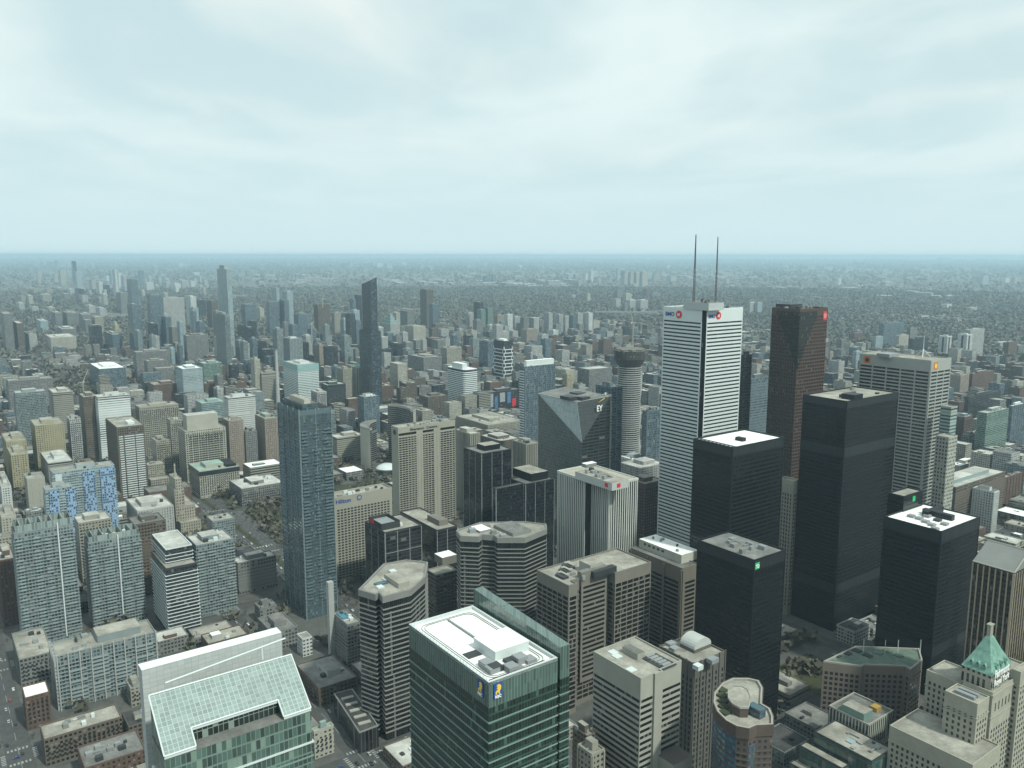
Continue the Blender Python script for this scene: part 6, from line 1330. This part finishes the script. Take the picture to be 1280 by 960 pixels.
# bands of long bright flat roofs and tiny towers towards the horizon
big = MB()
for (x0, x1, y, n_) in ((640, 720, 356, 26), (480, 640, 354, 26), (985, 1090, 340, 34), (1120, 1280, 342, 22), (690, 780, 346, 16), (830, 960, 347, 20), (320, 420, 346, 14), (430, 640, 333, 30), (740, 1280, 331, 44), (0, 260, 333, 18), (560, 660, 345, 12), (1060, 1130, 360, 8), (880, 1000, 362, 14), (1080, 1280, 372, 18), (320, 400, 352, 10)):
    for _ in range(n_):
        x = rnd.uniform(x0, x1); yy = y + rnd.gauss(0, 1.6); p = at_h(x, yy, 0)[:2]; s = np.linalg.norm(p) / 6000; house(big, p, ga + rnd.choice((0, math.pi / 2)), rnd.uniform(20, 40) * s, rnd.uniform(40, 120) * s, rnd.uniform(9, 16) * (s if rnd.random() < .8 else 2.5 * s), 0)
tag(obj('distant_flat_roofs', big.mesh('distant_flat_roofs', [HW[1], ROOFW])), kind='stuff')
# tree canopy as one mass of small ragged tufts
def canopy(n, d0, d1, pw, nq, name, smin, smax):
    P, D = scatter(n, d0, d1, pw); ok = clus(P, 260, 1.3) > -1.9; P = P[ok]; D = D[ok]
    UVp = np.stack([(P - U0) @ UR, (P - U0) @ UL], 1); keep = np.ones(len(P), bool)
    for a, b_, c, d in BOX: keep &= ~((UVp[:, 0] > a - 2) & (UVp[:, 0] < b_ + 2) & (UVp[:, 1] > c - 2) & (UVp[:, 1] < d + 2))
    if d0 < 2000:
        for _, a, b_, c, d, _h in LOTS: keep &= ~((UVp[:, 0] > a - 1) & (UVp[:, 0] < b_ + 1) & (UVp[:, 1] > c - 1) & (UVp[:, 1] < d + 1))
        keep &= ~((UVp[:, 0] > -8) & (UVp[:, 0] < 34) & (UVp[:, 1] < 1235))
    P = P[keep]; D = D[keep]; n = len(P); sz = rs.uniform(smin, smax, n) * (1 + D / 7000)
    c = np.zeros((n, nq, 3)); c[:, :, :2] = P[:, None, :] + rs.normal(0, .34, (n, nq, 2)) * sz[:, None, None]; c[:, :, 2] = np.abs(rs.normal(.55, .25, (n, nq))) * sz[:, None] * .9 + 1
    d1_ = rs.normal(0, 1, (n, nq, 3)); d1_ /= np.linalg.norm(d1_, axis=2, keepdims=True); d2 = np.cross(d1_, rs.normal(0, 1, (n, nq, 3))); d2 /= np.linalg.norm(d2, axis=2, keepdims=True)
    s = (sz[:, None] * rs.uniform(.22, .42, (n, nq)))[:, :, None]; V = np.stack([c - d1_ * s, c + d2 * s * .8, c + d1_ * s, c - d2 * s * .8], 2).reshape(-1, 3)
    V[:, 2] = np.maximum(V[:, 2], .2)
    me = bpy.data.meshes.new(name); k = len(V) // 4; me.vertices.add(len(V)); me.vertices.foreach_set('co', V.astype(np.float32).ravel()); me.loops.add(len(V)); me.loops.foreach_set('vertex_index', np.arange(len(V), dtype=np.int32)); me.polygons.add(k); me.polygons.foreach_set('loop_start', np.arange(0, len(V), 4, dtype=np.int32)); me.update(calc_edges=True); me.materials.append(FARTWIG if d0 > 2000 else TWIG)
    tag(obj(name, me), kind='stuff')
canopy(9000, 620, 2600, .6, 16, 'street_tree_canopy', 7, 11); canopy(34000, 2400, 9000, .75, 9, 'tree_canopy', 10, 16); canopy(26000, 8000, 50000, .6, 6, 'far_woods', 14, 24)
# ---- cars
def carmesh(col):
    m = plain('car_paint_%s' % col[0], col[1], .3, 0, 1, 0, .5); mb = MB(); prof = [(-2.2, .35), (-2.25, .8), (-1.9, .95), (-1.35, 1.0), (-.75, 1.45), (.75, 1.48), (1.45, 1.02), (2.15, .92), (2.25, .6), (2.2, .35)]
    for i in range(len(prof)):
        (x0, z0), (x1, z1) = prof[i], prof[(i + 1) % len(prof)]; g_ = i in (3, 5); w = .86; mb.face([(x0, -w, z0), (x0, w, z0), (x1, w, z1), (x1, -w, z1)][::-1], None, 1 if g_ else 0)
    for s in (-1, 1): mb.face([(x, s * .86, z) for x, z in prof][::s], None, 0); mb.face([(x, s * .875, z) for x, z in ((-1.2, 1.02), (-.7, 1.38), (.7, 1.40), (1.3, 1.04))][::s], None, 1)
    for x in (-1.35, 1.35):
        for s in (-1, 1): mb.tube((x, s * .70, .33), (x, s * .90, .33), .33, .33, 8, 2)
    return mb.mesh('car', [m, WINDOW, plain('tyre', (.02, .02, .02), .9, 0)])
CARS = {c[0]: carmesh(c) for c in (('white', (.7, .7, .7)), ('black', (.02, .02, .022)), ('silver', (.35, .36, .37)), ('red', (.32, .03, .03)), ('blue', (.04, .08, .2)))}
CK = ['white', 'white', 'white', 'black', 'black', 'black', 'silver', 'silver', 'silver', 'red', 'blue']; seen = []
def car(u, v, ang, where, grp):
    if not free(u - 2, u + 2, v - 2, v + 2, 1) or not inview(uv2(u, v), 0): return
    if any(abs(u - a) < 3 and abs(v - b_) < 7 or (abs(u - a) < 7 and abs(v - b_) < 3) for a, b_ in seen): return
    seen.append((u, v)); k = rnd.choice(CK); p = uv2(u, v); o = obj('car', CARS[k], None, (p[0], p[1], .03)); o.rotation_euler = (0, 0, ga + ang); tag(o, k + ' car ' + where, 'car', grp)
for _ in range(130):
    car(rnd.choice((-2.6, 1.4, 7.2, 18.6, 24.2, 28.4)), rnd.uniform(-640, 900), math.pi / 2, 'driving or parked along the wide tree-lined avenue', 'cars on the wide avenue')
for u in (-276, -178, -78, 148): 
    for _ in range(40): car(u + rnd.choice((-6, -2, 2, 6)), rnd.uniform(-800, -80), math.pi / 2, 'on a narrower street between the blocks', 'cars on the narrower streets')
for v in (-755, -608, -462):
    for _ in range(44): car(rnd.uniform(-330, 140), v + rnd.choice((-5.5, -2, 2, 5.5)), 0, 'on a cross street near the striped tower', 'cars on the cross streets')
# ---- the hazy spring air
hz = bpy.data.materials.new('haze'); hz.use_nodes = True; t = hz.node_tree; t.nodes.clear(); o_ = N(t, 'ShaderNodeOutputMaterial'); pv = N(t, 'ShaderNodeVolumePrincipled'); pv.inputs['Color'].default_value = (.64, .86, 1.0, 1); pv.inputs['Density'].default_value = 5.8e-5; pv.inputs['Anisotropy'].default_value = .25; L(t, pv.outputs[0], o_.inputs['Volume'])
mb = MB(); mb.prism([np.array(p, float) for p in ((-61000, -3500), (61000, -3500), (61000, 58000), (-61000, 58000))], -1, 382, bot=True); tag(obj('haze', mb.mesh('haze', hz)), kind='stuff')
